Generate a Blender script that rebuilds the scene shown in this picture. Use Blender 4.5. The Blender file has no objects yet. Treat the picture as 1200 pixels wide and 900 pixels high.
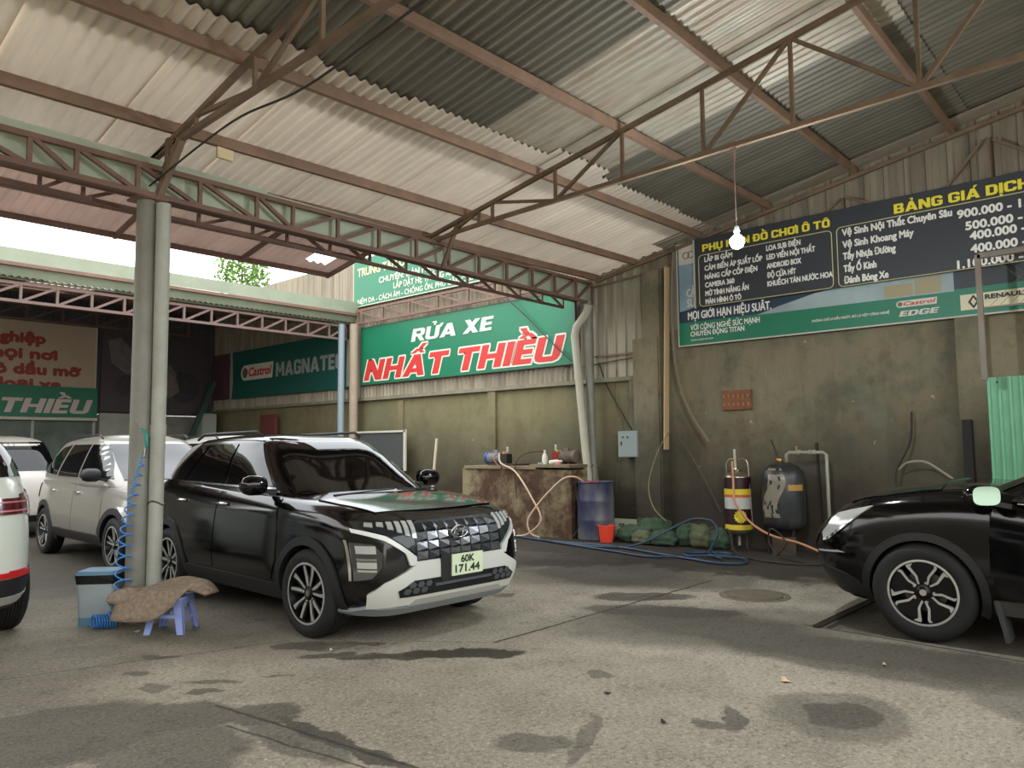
import bpy, math, random
import numpy as np
from mathutils import Vector, Matrix
from mathutils.geometry import delaunay_2d_cdt
random.seed(7)
R = math.radians
SC = bpy.context.scene
COL = SC.collection

# ---------------------------------------------------------------- camera
cam_d = bpy.data.cameras.new('camera')
cam = bpy.data.objects.new('camera', cam_d); COL.objects.link(cam); SC.camera = cam
cam_d.sensor_width = 36.0; cam_d.lens = 892.3 / 1200 * 36.0
cam_d.clip_start = 0.05; cam_d.clip_end = 300
_r = Vector((0.67416275, -0.73853162, -0.00869694))
_u = Vector((-0.05493221, -0.06188004, 0.99657078))
_f = Vector((0.7365372, 0.67137315, 0.0822864))
cam.matrix_world = Matrix(((_r.x, _u.x, -_f.x, 0), (_r.y, _u.y, -_f.y, 0), (_r.z, _u.z, -_f.z, 1.48), (0, 0, 0, 1)))

# ---------------------------------------------------------------- sky, sun, exposure
SC.view_settings.view_transform = 'Standard'; SC.view_settings.look = 'None'
SC.view_settings.gamma = 1.0; SC.view_settings.use_curve_mapping = False
SC.view_settings.exposure = 0.7
world = bpy.data.worlds.new('sky'); SC.world = world; world.use_nodes = True
_nt = world.node_tree; _bg = _nt.nodes['Background']
_tc = _nt.nodes.new('ShaderNodeTexCoord'); _sx = _nt.nodes.new('ShaderNodeSeparateXYZ')
_rp = _nt.nodes.new('ShaderNodeValToRGB')
_nt.links.new(_tc.outputs['Generated'], _sx.inputs[0]); _nt.links.new(_sx.outputs['Z'], _rp.inputs[0])
_rp.color_ramp.elements[0].position = 0.0; _rp.color_ramp.elements[0].color = (0.30, 0.29, 0.27, 1)
_rp.color_ramp.elements[1].position = 0.08; _rp.color_ramp.elements[1].color = (1.0, 0.98, 0.94, 1)
_e = _rp.color_ramp.elements.new(0.6); _e.color = (0.92, 0.96, 1.0, 1)
_nt.links.new(_rp.outputs['Color'], _bg.inputs['Color']); _bg.inputs['Strength'].default_value = 2.6
sun_d = bpy.data.lights.new('sun', 'SUN'); sun_d.energy = 0.6; sun_d.angle = R(60); sun_d.color = (1.0, 0.93, 0.82)
sun = bpy.data.objects.new('sun', sun_d); COL.objects.link(sun)
sun.rotation_euler = Vector((0.45, 0.25, -0.85)).to_track_quat('-Z', 'Y').to_euler()

# ---------------------------------------------------------------- helpers
def srgb(r, g, b):
    f = lambda c: (c / 255 / 12.92) if c / 255 <= 0.04045 else ((c / 255 + 0.055) / 1.055) ** 2.4
    return (f(r), f(g), f(b), 1.0)

class NT:
    def __init__(s, m):
        m.use_nodes = True; s.t = m.node_tree; s.b = s.t.nodes['Principled BSDF']; s._co = None
    def n(s, k, **kw):
        x = s.t.nodes.new('ShaderNode' + k)
        for a, v in kw.items(): setattr(x, a, v)
        return x
    def l(s, a, b): s.t.links.new(a, b)
    def co(s):
        if not s._co: s._co = s.n('TexCoord').outputs['Object']
        return s._co
    def put(s, sock, v):
        if hasattr(v, 'is_output') or hasattr(v, 'links'): s.l(v, sock)
        else: sock.default_value = v
    def m(s, op, a, b=None, c=None, clamp=False):
        x = s.n('Math', operation=op, use_clamp=clamp)
        s.put(x.inputs[0], a)
        if b is not None: s.put(x.inputs[1], b)
        if c is not None: s.put(x.inputs[2], c)
        return x.outputs[0]
    def noise(s, scale, detail=4, rough=0.55, vec=None, stretch=None):
        v = vec or s.co()
        if stretch:
            mp = s.n('Mapping'); s.l(v, mp.inputs[0]); mp.inputs['Scale'].default_value = stretch; v = mp.outputs[0]
        x = s.n('TexNoise'); s.l(v, x.inputs['Vector']); x.inputs['Scale'].default_value = scale
        x.inputs['Detail'].default_value = detail; x.inputs['Roughness'].default_value = rough
        return x.outputs['Fac']
    def ramp(s, f, a, b, clamp=True):
        x = s.n('MapRange'); s.l(f, x.inputs[0]); x.inputs[1].default_value = a; x.inputs[2].default_value = b
        return x.outputs[0]
    def mix(s, f, a, b):
        x = s.n('Mix', data_type='RGBA'); s.put(x.inputs[0], f); s.put(x.inputs[6], a); s.put(x.inputs[7], b)
        return x.outputs[2]
    def bump(s, h, strength=0.3, dist=0.02):
        x = s.n('Bump'); x.inputs['Strength'].default_value = strength; x.inputs['Distance'].default_value = dist
        s.l(h, x.inputs['Height']); s.l(x.outputs[0], s.b.inputs['Normal'])

MATS = {}
def M(name, col=(128, 128, 128), rough=0.6, metal=0.0, var=0.0, vscale=6.0, dirt=None, dirt_amt=0.5, bump=0.0, bscale=40.0,
      coat=0.0, emis=None, es=0.0, stretch=None, spec=None, trans=0.0):
    if name in MATS: return MATS[name]
    m = bpy.data.materials.new(name); MATS[name] = m; t = NT(m); b = t.b
    c = srgb(*col)
    b.inputs['Base Color'].default_value = c; b.inputs['Roughness'].default_value = rough; b.inputs['Metallic'].default_value = metal
    if spec is not None: b.inputs['Specular IOR Level'].default_value = spec
    if coat: b.inputs['Coat Weight'].default_value = coat; b.inputs['Coat Roughness'].default_value = 0.04
    if trans: b.inputs['Transmission Weight'].default_value = trans
    cur = c
    if var:
        nz = t.noise(vscale, 5, 0.6, stretch=stretch)
        hi = tuple(min(1, x * (1 + var)) for x in c[:3]) + (1,); lo = tuple(x * (1 - var) for x in c[:3]) + (1,)
        cur = t.mix(t.ramp(nz, 0.3, 0.7), lo, hi)
    if dirt:
        nd = t.noise(vscale * 0.45 + 0.3, 8, 0.65, stretch=stretch)
        cur = t.mix(t.m('MULTIPLY', t.ramp(nd, 0.45, 0.65), dirt_amt), cur, srgb(*dirt))
    if cur is not c: t.l(cur, b.inputs['Base Color'])
    if bump: t.bump(t.noise(bscale, 5, 0.6), bump)
    if emis: b.inputs['Emission Color'].default_value = srgb(*emis); b.inputs['Emission Strength'].default_value = es
    return m

def tag(o, label=None, cat=None, group=None, kind=None):
    if label: o['label'] = label
    if cat: o['category'] = cat
    if group: o['group'] = group
    if kind: o['kind'] = kind
    return o

def empty(name, loc=(0, 0, 0), rz=0.0, parent=None):
    o = bpy.data.objects.new(name, None); COL.objects.link(o); o.location = loc; o.rotation_euler = (0, 0, rz)
    o.empty_display_size = 0.2
    if parent: o.parent = parent
    return o

class MB:
    """collects shapes, build() links them as one mesh object"""
    def __init__(s): s.v = []; s.f = []; s.mi = []
    def add(s, v, f, mi=0):
        n = len(s.v); s.v += [tuple(p) for p in v]; s.f += [tuple(i + n for i in q) for q in f]; s.mi += [mi] * len(f); return s
    def box(s, c, d, rz=0.0, mi=0):
        x, y, z = d[0] / 2, d[1] / 2, d[2] / 2; cs, sn = math.cos(rz), math.sin(rz); vs = []
        for a, b_, e in ((-x, -y, -z), (x, -y, -z), (x, y, -z), (-x, y, -z), (-x, -y, z), (x, -y, z), (x, y, z), (-x, y, z)):
            vs.append((c[0] + a * cs - b_ * sn, c[1] + a * sn + b_ * cs, c[2] + e))
        return s.add(vs, [(0, 3, 2, 1), (4, 5, 6, 7), (0, 1, 5, 4), (1, 2, 6, 5), (2, 3, 7, 6), (3, 0, 4, 7)], mi)
    def bar(s, p, q, w, h=None, mi=0):
        h = h or w; p = Vector(p); q = Vector(q); d = (q - p).normalized()
        up = Vector((0, 0, 1)) if abs(d.z) < 0.95 else Vector((1, 0, 0))
        a = d.cross(up).normalized(); b = a.cross(d).normalized()
        vs = []
        for e in (p, q):
            for i, j in ((-1, -1), (1, -1), (1, 1), (-1, 1)): vs.append(e + a * (i * w / 2) + b * (j * h / 2))
        return s.add(vs, [(0, 1, 2, 3), (7, 6, 5, 4), (0, 4, 5, 1), (1, 5, 6, 2), (2, 6, 7, 3), (3, 7, 4, 0)], mi)
    def tube(s, pts, r, n=8, closed=False, mi=0, cap=True):
        pts = [Vector(p) for p in pts]; rs = r if isinstance(r, (list, tuple)) else [r] * len(pts)
        vs = []; fs = []; N = len(pts); prev = None
        for i, p in enumerate(pts):
            a = pts[i - 1] if (i > 0 or closed) else p; b = pts[(i + 1) % N] if (i < N - 1 or closed) else p
            d = (b - a).normalized()
            if prev is None:
                up = Vector((0, 0, 1)) if abs(d.z) < 0.9 else Vector((1, 0, 0)); x = d.cross(up).normalized()
            else: x = (prev - d * prev.dot(d)).normalized()
            prev = x; y = d.cross(x)
            for k in range(n):
                t = 2 * math.pi * k / n; vs.append(p + (x * math.cos(t) + y * math.sin(t)) * rs[i])
        for i in range(N if closed else N - 1):
            j = (i + 1) % N
            for k in range(n):
                l = (k + 1) % n; fs.append((i * n + k, i * n + l, j * n + l, j * n + k))
        if cap and not closed: fs.append(tuple(range(n - 1, -1, -1))); fs.append(tuple((N - 1) * n + k for k in range(n)))
        return s.add(vs, fs, mi)
    def lathe(s, prof, c=(0, 0, 0), n=24, axis='z', mi=0, capb=True, capt=True):
        vs = []; fs = []; m = len(prof)
        for r_, z in prof:
            for k in range(n):
                t = 2 * math.pi * k / n; x, y = r_ * math.cos(t), r_ * math.sin(t)
                vs.append((c[0] + x, c[1] + y, c[2] + z) if axis == 'z' else ((c[0] + x, c[1] - z, c[2] + y) if axis == 'y' else (c[0] + z, c[1] + x, c[2] + y)))
        for i in range(m - 1):
            for k in range(n):
                l = (k + 1) % n; fs.append((i * n + k, i * n + l, (i + 1) * n + l, (i + 1) * n + k))
        if capb: fs.append(tuple(range(n - 1, -1, -1)))
        if capt: fs.append(tuple((m - 1) * n + k for k in range(n)))
        return s.add(vs, fs, mi)
    def quad(s, a, b, c, d, mi=0): return s.add([a, b, c, d], [(0, 1, 2, 3)], mi)
    def build(s, name, mat=None, parent=None, smooth=False, autosmooth=None, recalc=False):
        me = bpy.data.meshes.new(name); me.from_pydata(s.v, [], s.f); me.validate()
        for m in (mat if isinstance(mat, (list, tuple)) else [mat]):
            if m: me.materials.append(m)
        if any(s.mi) and len(me.polygons) == len(s.mi): me.polygons.foreach_set('material_index', s.mi)
        if recalc:
            import bmesh
            bm = bmesh.new(); bm.from_mesh(me); bmesh.ops.recalc_face_normals(bm, faces=bm.faces); bm.to_mesh(me); bm.free()
        if smooth: me.polygons.foreach_set('use_smooth', [True] * len(me.polygons))
        if autosmooth: me.set_sharp_from_angle(angle=R(autosmooth))
        me.update()
        o = bpy.data.objects.new(name, me); COL.objects.link(o)
        if parent: o.parent = parent
        return o

def catmull(pts, k=6, closed=False):
    P = [Vector(p) for p in pts]; N = len(P); out = []
    for i in range(N if closed else N - 1):
        a = P[(i - 1) % N] if (closed or i > 0) else P[i]; b = P[i]; c = P[(i + 1) % N]; d = P[(i + 2) % N] if (closed or i + 2 < N) else c
        for j in range(k):
            t = j / k
            out.append(0.5 * ((2 * b) + (c - a) * t + (2 * a - 5 * b + 4 * c - d) * t * t + (3 * b - a - 3 * c + d) * t ** 3))
    if not closed: out.append(P[-1])
    return out

def text_data(body, bold=0.0, shear=0.0, spacing=1.0):
    c = bpy.data.curves.new('lettering', 'FONT'); c.body = body; c.align_x = 'LEFT'; c.resolution_u = 3; c.shear = shear; c.space_character = spacing
    o = bpy.data.objects.new('lettering_tmp', c); COL.objects.link(o)
    dg = bpy.context.evaluated_depsgraph_get(); me = bpy.data.meshes.new_from_object(o.evaluated_get(dg))
    v = np.array([tuple(x.co)[:2] for x in me.vertices]).reshape(-1, 2); f = [tuple(p.vertices) for p in me.polygons]
    bpy.data.objects.remove(o); bpy.data.curves.remove(c); bpy.data.meshes.remove(me)
    return v, f
CAPH = None
def text(body, org, u, v, width, cap, mat, parent, bold=0.0, shear=0.0, off=0.004, name='lettering', n=None, label=None, mp=None, spacing=1.0):
    """lettering on a plane: org = baseline start, u = reading direction, v = up; cap = capital height, width = full width"""
    global CAPH
    if CAPH is None:
        hv, _ = text_data('H'); CAPH = hv[:, 1].max()
    tr = str.maketrans('ơớờởỡợƠỚỜỞỠỢ', 'oóòỏõọOÓÒỎÕỌ'); plain = body.translate(tr)
    V, F = text_data(plain, shear=shear, spacing=spacing); extra = []
    for i_, ch in enumerate(body):
        if ch in 'ơớờởỡợƠỚỜỞỠỢ':
            pv, _ = text_data(plain[:i_ + 1], shear=shear, spacing=spacing); xe = pv[:, 0].max(); h = CAPH if ch.isupper() else CAPH * .74
            extra.append([(xe - .07, h * .80), (xe + .02, h * .88), (xe + .09, h * 1.12), (xe + .02, h * 1.14), (xe - .04, h * .96)])
    for q in extra: n0 = len(V); V = np.vstack([V, np.array(q)]); F = F + [tuple(range(n0, n0 + len(q)))]
    x0, x1 = V[:, 0].min(), V[:, 0].max()
    V = V.copy(); V[:, 0] = (V[:, 0] - x0) / (x1 - x0) * (width - 2 * bold) + bold; V[:, 1] *= cap / CAPH
    u = Vector(u).normalized(); v = Vector(v).normalized(); n = Vector(n) if n else u.cross(v)
    mb = MB(); offs = [(0, 0)]
    if bold:
        offs = [(bold * math.cos(k * math.pi / 4), bold * math.sin(k * math.pi / 4)) for k in range(8)] + offs
    for k, (dx, dy) in enumerate(offs):
        vs = []
        for a, b in V:
            if mp: vs.append(mp(a + dx, b + dy, off + k * 0.00025))
            else: vs.append(Vector(org) + u * (a + dx) + v * (b + dy) + n * (off + k * 0.00025))
        mb.add(vs, F)
    o = mb.build(name, mat, parent)
    if label: o['label'] = label
    return o

# heavy square-cut capitals for painted signs, drawn as overlapping flat pieces (unit height)
import unicodedata
def _r(x0, y0, x1, y1): return [(x0, y0), (x1, y0), (x1, y1), (x0, y1)]
_b = [_r(0, 0, .27, 1)]
_ring = [_r(0, .2, .27, .8), _r(.59, .2, .86, .8), [(0, .8), (.27, .8), (.32, .79), (.54, .79), (.59, .8), (.86, .8), (.80, .93), (.65, 1), (.21, 1), (.06, .93)], [(.06, .07), (.21, 0), (.65, 0), (.80, .07), (.86, .2), (.59, .2), (.54, .21), (.32, .21), (.27, .2), (0, .2)]]
GL = {
 'N': (.90, _b + [_r(.63, 0, .90, 1), [(.0, 1), (.3, 1), (.90, 0), (.60, 0)]]), 'H': (.88, _b + [_r(.61, 0, .88, 1), _r(.2, .39, .7, .60)]),
 'A': (1.0, [[(0, 0), (.29, 0), (.63, 1), (.35, 1)], [(.71, 0), (1, 0), (.65, 1), (.37, 1)], _r(.22, .17, .78, .36)]), 'T': (.84, [_r(0, .78, .84, 1), _r(.285, 0, .555, .9)]),
 'I': (.27, _b), 'E': (.66, _b + [_r(.2, 0, .66, .21), _r(.2, .40, .62, .60), _r(.2, .79, .66, 1)]),
 'U': (.86, [_r(0, .22, .27, 1), _r(.59, .22, .86, 1), [(.06, .07), (.21, 0), (.65, 0), (.80, .07), (.86, .22), (.59, .22), (.54, .21), (.32, .21), (.27, .22), (0, .22)]]),
 'O': (.86, _ring), 'R': (.84, _b + [_r(.2, .79, .62, 1), _r(.2, .38, .62, .58), [(.56, .38), (.70, .40), (.82, .52), (.82, .86), (.72, .98), (.56, 1)], [(.34, .42), (.62, .42), (.90, 0), (.60, 0)]]),
 'P': (.82, _b + [_r(.2, .79, .62, 1), _r(.2, .36, .62, .56), [(.56, .36), (.70, .38), (.82, .50), (.82, .86), (.72, .98), (.56, 1)]]),
 'X': (.90, [[(0, 0), (.31, 0), (.90, 1), (.59, 1)], [(0, 1), (.31, 1), (.90, 0), (.59, 0)]]), 'D': (.84, _b + [_r(.2, .79, .55, 1), _r(.2, 0, .55, .21), [(.52, 0), (.72, .06), (.84, .24), (.84, .76), (.72, .94), (.52, 1), (.52, .79), (.57, .72), (.57, .28), (.52, .21)]]),
 'B': (.82, _b + [_r(.2, .79, .58, 1), _r(.2, .41, .62, .59), _r(.2, 0, .58, .21), [(.52, .5), (.66, .5), (.78, .62), (.78, .88), (.68, 1), (.52, 1)], [(.52, 0), (.70, 0), (.82, .12), (.82, .42), (.72, .52), (.52, .52)]]),
 'G': (.86, [_ring[0], _ring[2], _ring[3], _r(.59, .2, .86, .50), _r(.44, .38, .86, .54), _r(.59, .68, .86, .8)]), 'C': (.84, [_ring[0], _ring[2], _ring[3], _r(.59, .2, .86, .34), _r(.59, .66, .86, .8)]),
 'K': (.90, _b + [[(.22, .34), (.52, .62), (.90, 1), (.56, 1), (.22, .66)], [(.36, .55), (.60, .62), (.92, 0), (.60, 0)]]), 'M': (1.06, _b + [_r(.79, 0, 1.06, 1), [(0, 1), (.30, 1), (.60, .25), (.46, .25)], [(.76, 1), (1.06, 1), (.60, .25), (.46, .25)]]),
 'V': (.96, [[(0, 1), (.29, 1), (.60, 0), (.36, 0)], [(.96, 1), (.67, 1), (.36, 0), (.60, 0)]]), 'Y': (.92, [[(0, 1), (.31, 1), (.58, .40), (.34, .40)], [(.92, 1), (.61, 1), (.34, .40), (.58, .40)], _r(.325, 0, .595, .48)]),
 'S': (.80, [_r(.05, 0, .72, .21), _r(.05, .40, .74, .60), _r(.08, .79, .75, 1), _r(0, .5, .27, .92), _r(.53, .08, .80, .5)]), 'L': (.64, _b + [_r(.2, 0, .64, .21)]), ' ': (.26, [])}
def block_text(body, org, u, v, width, cap, mat, parent, n, grow=0.0, shear=0.0, off=0.004, gap=.08, name='lettering'):
    polys = []; x = 0.0
    for ch in body:
        bar = ch == 'Đ'; dec = unicodedata.normalize('NFD', 'D' if bar else ch); base = dec[0]; w, P = GL[base]
        top = 1.06; cx = w / 2; add = [[(a + x, b) for a, b in q] for q in P]
        if bar: add.append([(a + x, b) for a, b in _r(-.10, .41, .40, .58)])
        if '\u0302' in dec:
            add.append([(x + cx + a, top + b) for a, b in ((-.32, 0), (-.12, 0), (0, .10), (.12, 0), (.32, 0), (.10, .20), (-.10, .20))]); top += .19
        if '\u0301' in dec: add.append([(x + cx + a, top + b) for a, b in ((.0, .02), (.18, .02), (.36, .24), (.12, .24))])
        if '\u0300' in dec: add.append([(x + cx + a, top + b) for a, b in ((-.0, .02), (-.18, .02), (-.36, .24), (-.12, .24))])
        if '\u0309' in dec: add += [[(x + cx + a, top + b) for a, b in ((-.12, .18), (.12, .18), (.16, .28), (-.12, .28))], [(x + cx + a, top + b) for a, b in ((-.02, 0), (.12, 0), (.18, .22), (.04, .20))]]
        if '\u031b' in dec: add.append([(x + w + a, b) for a, b in ((-.05, .80), (.08, .84), (.20, 1.12), (.02, 1.12), (-.05, .98))])
        if '\u0323' in dec: add.append([(x + cx + a, b) for a, b in ((-.11, -.28), (.11, -.28), (.11, -.08), (-.11, -.08))])
        polys += add; x += w + gap
    W = x - gap; sx = width / (W + shear); u = Vector(u).normalized(); v = Vector(v).normalized(); n = Vector(n); o = Vector(org); mb = MB(); k = 0
    offs = [(0, 0)] if not grow else [(grow * a, grow * b) for a, b in ((1, 1), (1, -1), (-1, 1), (-1, -1), (0, 1.1), (0, -1.1), (1.1, 0), (-1.1, 0))]
    for dx, dy in offs:
        for q in polys:
            mb.add([o + u * ((a + shear * b) * sx + dx) + v * (b * cap + dy) + n * (off + (k % 29) * .00007) for a, b in q], [tuple(range(len(q)))]); k += 1
    return mb.build(name, mat, parent)
# ================================================================ materials
rust = M('rusty_painted_steel', (120, 88, 70), 0.75, var=0.25, vscale=5, dirt=(150, 100, 72), dirt_amt=0.6, bump=0.15)
rustred = M('red_primer_steel', (118, 90, 78), 0.75, var=0.22, vscale=6, dirt=(92, 74, 64), dirt_amt=0.6)
purl = M('brown_purlin_paint', (130, 104, 84), 0.7, var=0.18, vscale=3, dirt=(104, 84, 70), dirt_amt=0.5)
truss_m = M('dark_bronze_steel', (112, 94, 76), 0.65, var=0.25, vscale=4, dirt=(140, 112, 84), dirt_amt=0.4)
galv = M('weathered_galvanised_sheet', (118, 112, 98), 0.5, 0.35, var=0.22, vscale=2.2, dirt=(96, 92, 82), dirt_amt=0.6, stretch=(4, 0.35, 1))
galvl = M('rust_spotted_sheet', (170, 162, 144), 0.5, 0.3, var=0.2, vscale=3, dirt=(150, 108, 70), dirt_amt=0.35, stretch=(3, 0.6, 1))
pvcgrey = M('grey_plastic_pipe', (168, 170, 158), 0.5, var=0.08, vscale=3, dirt=(120, 118, 104), dirt_amt=0.4)
colgrey = M('grey_column_paint', (132, 132, 122), 0.55, var=0.12, vscale=2, dirt=(104, 98, 84), dirt_amt=0.6)
greenp = M('pale_green_fascia_paint', (168, 178, 156), 0.6, var=0.08, vscale=2)

def white_sheet(name, col, tr):
    m = bpy.data.materials.new(name); t = NT(m)
    nz = t.noise(1.6, 6, 0.6, stretch=(2.5, 0.5, 1))
    c = t.mix(t.ramp(nz, 0.3, 0.7), srgb(*[int(x * .9) for x in col]), srgb(*col)); t.l(c, t.b.inputs['Base Color'])
    t.b.inputs['Roughness'].default_value = 0.7
    tl = t.n('BsdfTranslucent'); t.l(c, tl.inputs[0]); mx = t.n('MixShader'); mx.inputs[0].default_value = tr
    out = t.t.nodes['Material Output']; t.l(t.b.outputs[0], mx.inputs[1]); t.l(tl.outputs[0], mx.inputs[2]); t.l(mx.outputs[0], out.inputs[0])
    return m
whitesheet = white_sheet('white_translucent_sheet', (220, 206, 186), 0.08)
pinksheet = white_sheet('pink_translucent_sheet', (180, 152, 138), 0.12)

def wall_mat():
    m = bpy.data.materials.new('dirty_olive_plaster'); t = NT(m)
    big = t.noise(0.55, 6, 0.6); mid = t.noise(2.3, 8, 0.65); fine = t.noise(14, 6, 0.6); drip = t.noise(1.1, 8, 0.7, stretch=(1, 1.6, 0.3))
    c = t.mix(t.ramp(big, 0.35, 0.65), srgb(130, 122, 96), srgb(94, 97, 82))
    c = t.mix(t.m('MULTIPLY', t.ramp(mid, 0.46, 0.64), 0.7), c, srgb(132, 118, 92)); c = t.mix(t.m('MULTIPLY', t.ramp(t.noise(1.1, 9, .7), 0.50, 0.64), 0.45), c, srgb(74, 78, 60)); c = t.mix(t.m('MULTIPLY', t.ramp(t.noise(4.5, 8, .7), 0.54, 0.68), 0.35), c, srgb(66, 56, 42))
    c = t.mix(t.m('MULTIPLY', t.ramp(drip, 0.48, 0.72), 0.6), c, srgb(76, 68, 52))
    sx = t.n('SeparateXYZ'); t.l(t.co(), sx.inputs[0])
    low = t.m('SUBTRACT', 1.0, t.m('DIVIDE', t.m('ADD', sx.outputs[2], t.m('MULTIPLY', mid, -1.3)), 1.5), clamp=True)  # dirt and light fading downward, both painted into the wall foot
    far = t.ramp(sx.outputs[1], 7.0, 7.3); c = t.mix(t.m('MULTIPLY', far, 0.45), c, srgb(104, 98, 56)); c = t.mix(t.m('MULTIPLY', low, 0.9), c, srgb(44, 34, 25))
    spots = t.ramp(t.noise(7.0, 5, 0.6), 0.715, 0.73)
    c = t.mix(spots, c, srgb(150, 146, 126))
    t.l(c, t.b.inputs['Base Color']); t.b.inputs['Roughness'].default_value = 0.85
    t.bump(t.m('ADD', fine, t.m('MULTIPLY', spots, -1.0)), 0.35, 0.01)
    return m
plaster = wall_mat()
block = M('pale_block_wall', (150, 148, 138), 0.85, var=0.2, vscale=3, dirt=(108, 106, 98), dirt_amt=0.7, bump=0.2)
darksheet = M('dark_back_cladding', (84, 82, 84), 0.7, var=0.15, vscale=2)

# ---- floor
Q = -0.83
STAINS_AND_DIMMING = [  # x, y, rx, ry, rotation, strength  (wet or oily marks, plus wide dimming of the yard floor)
    (3.27, 5.13, .26, .13, Q, .7), (3.30, 4.68, .32, .08, Q, .65), (3.50, 4.40, .36, .08, Q, .75), (3.81, 4.17, .32, .13, Q, .85), (4.02, 3.93, .26, .12, Q, .85), (3.57, 4.85, .24, .06, Q, .6), (3.40, 4.95, .2, .14, Q, .5),
    (1.47, 4.55, .55, .50, Q, .62), (1.94, 4.36, .40, .26, Q, .62), (1.75, 3.9, .35, .45, 0, .55), (2.3, 4.0, .22, .18, Q, .6), (2.34, 3.4, .06, .62, .02, .75), (2.2, 3.5, .12, .4, .05, .5), (0.9, 5.3, 1.1, 1.1, 0, .4),
    (4.39, 1.58, .24, .22, 0, .7), (4.39, 1.60, .40, .38, 0, .4), (3.95, 1.98, .20, .06, .6, .6), (3.80, 2.05, .07, .12, 0, .55), (2.97, 2.62, .20, .12, Q, .5), (3.2, 2.45, .35, .05, .4, .45),
    (5.6, 3.2, .7, 1.3, .5, .5), (5.7, 1.6, .5, 1.6, .1, .55), (5.3, .6, .4, .6, 0, .4), (6.5, 4.2, .5, .22, Q, .7), (6.05, 3.7, .25, .7, .5, .6), (4.13, 3.04, .10, .08, 0, .5),
    (7.3, 5.6, 1.2, 1.6, .2, .5), (7.2, 6.4, .5, .3, Q, .5),
    (2.15, 5.35, .10, .07, Q, .6), (2.42, 5.65, .16, .06, Q, .6), (2.39, 4.78, .20, .05, Q, .55), (2.26, 4.62, .12, .04, Q, .6), (2.10, 4.95, .08, .14, 0, .5), (2.75, 4.6, .10, .03, Q, .5), (2.16, 6.2, .3, .2, Q, .4), (5.7, 5.3, .12, .09, 0, .6),
    (1.9, 6.1, .8, .9, 0, .3), (4.0, 12.0, 6.5, 4.6, 0, .72), (8.6, 12.0, 3.2, 4.0, 0, .7), (4.5, 18.5, 7.5, 4.0, 0, .6), (3.6, 6.8, 1.5, 2.2, 0, .4)]  # the wide ellipses darken yard floor colour that the sky strip overlights
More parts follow.
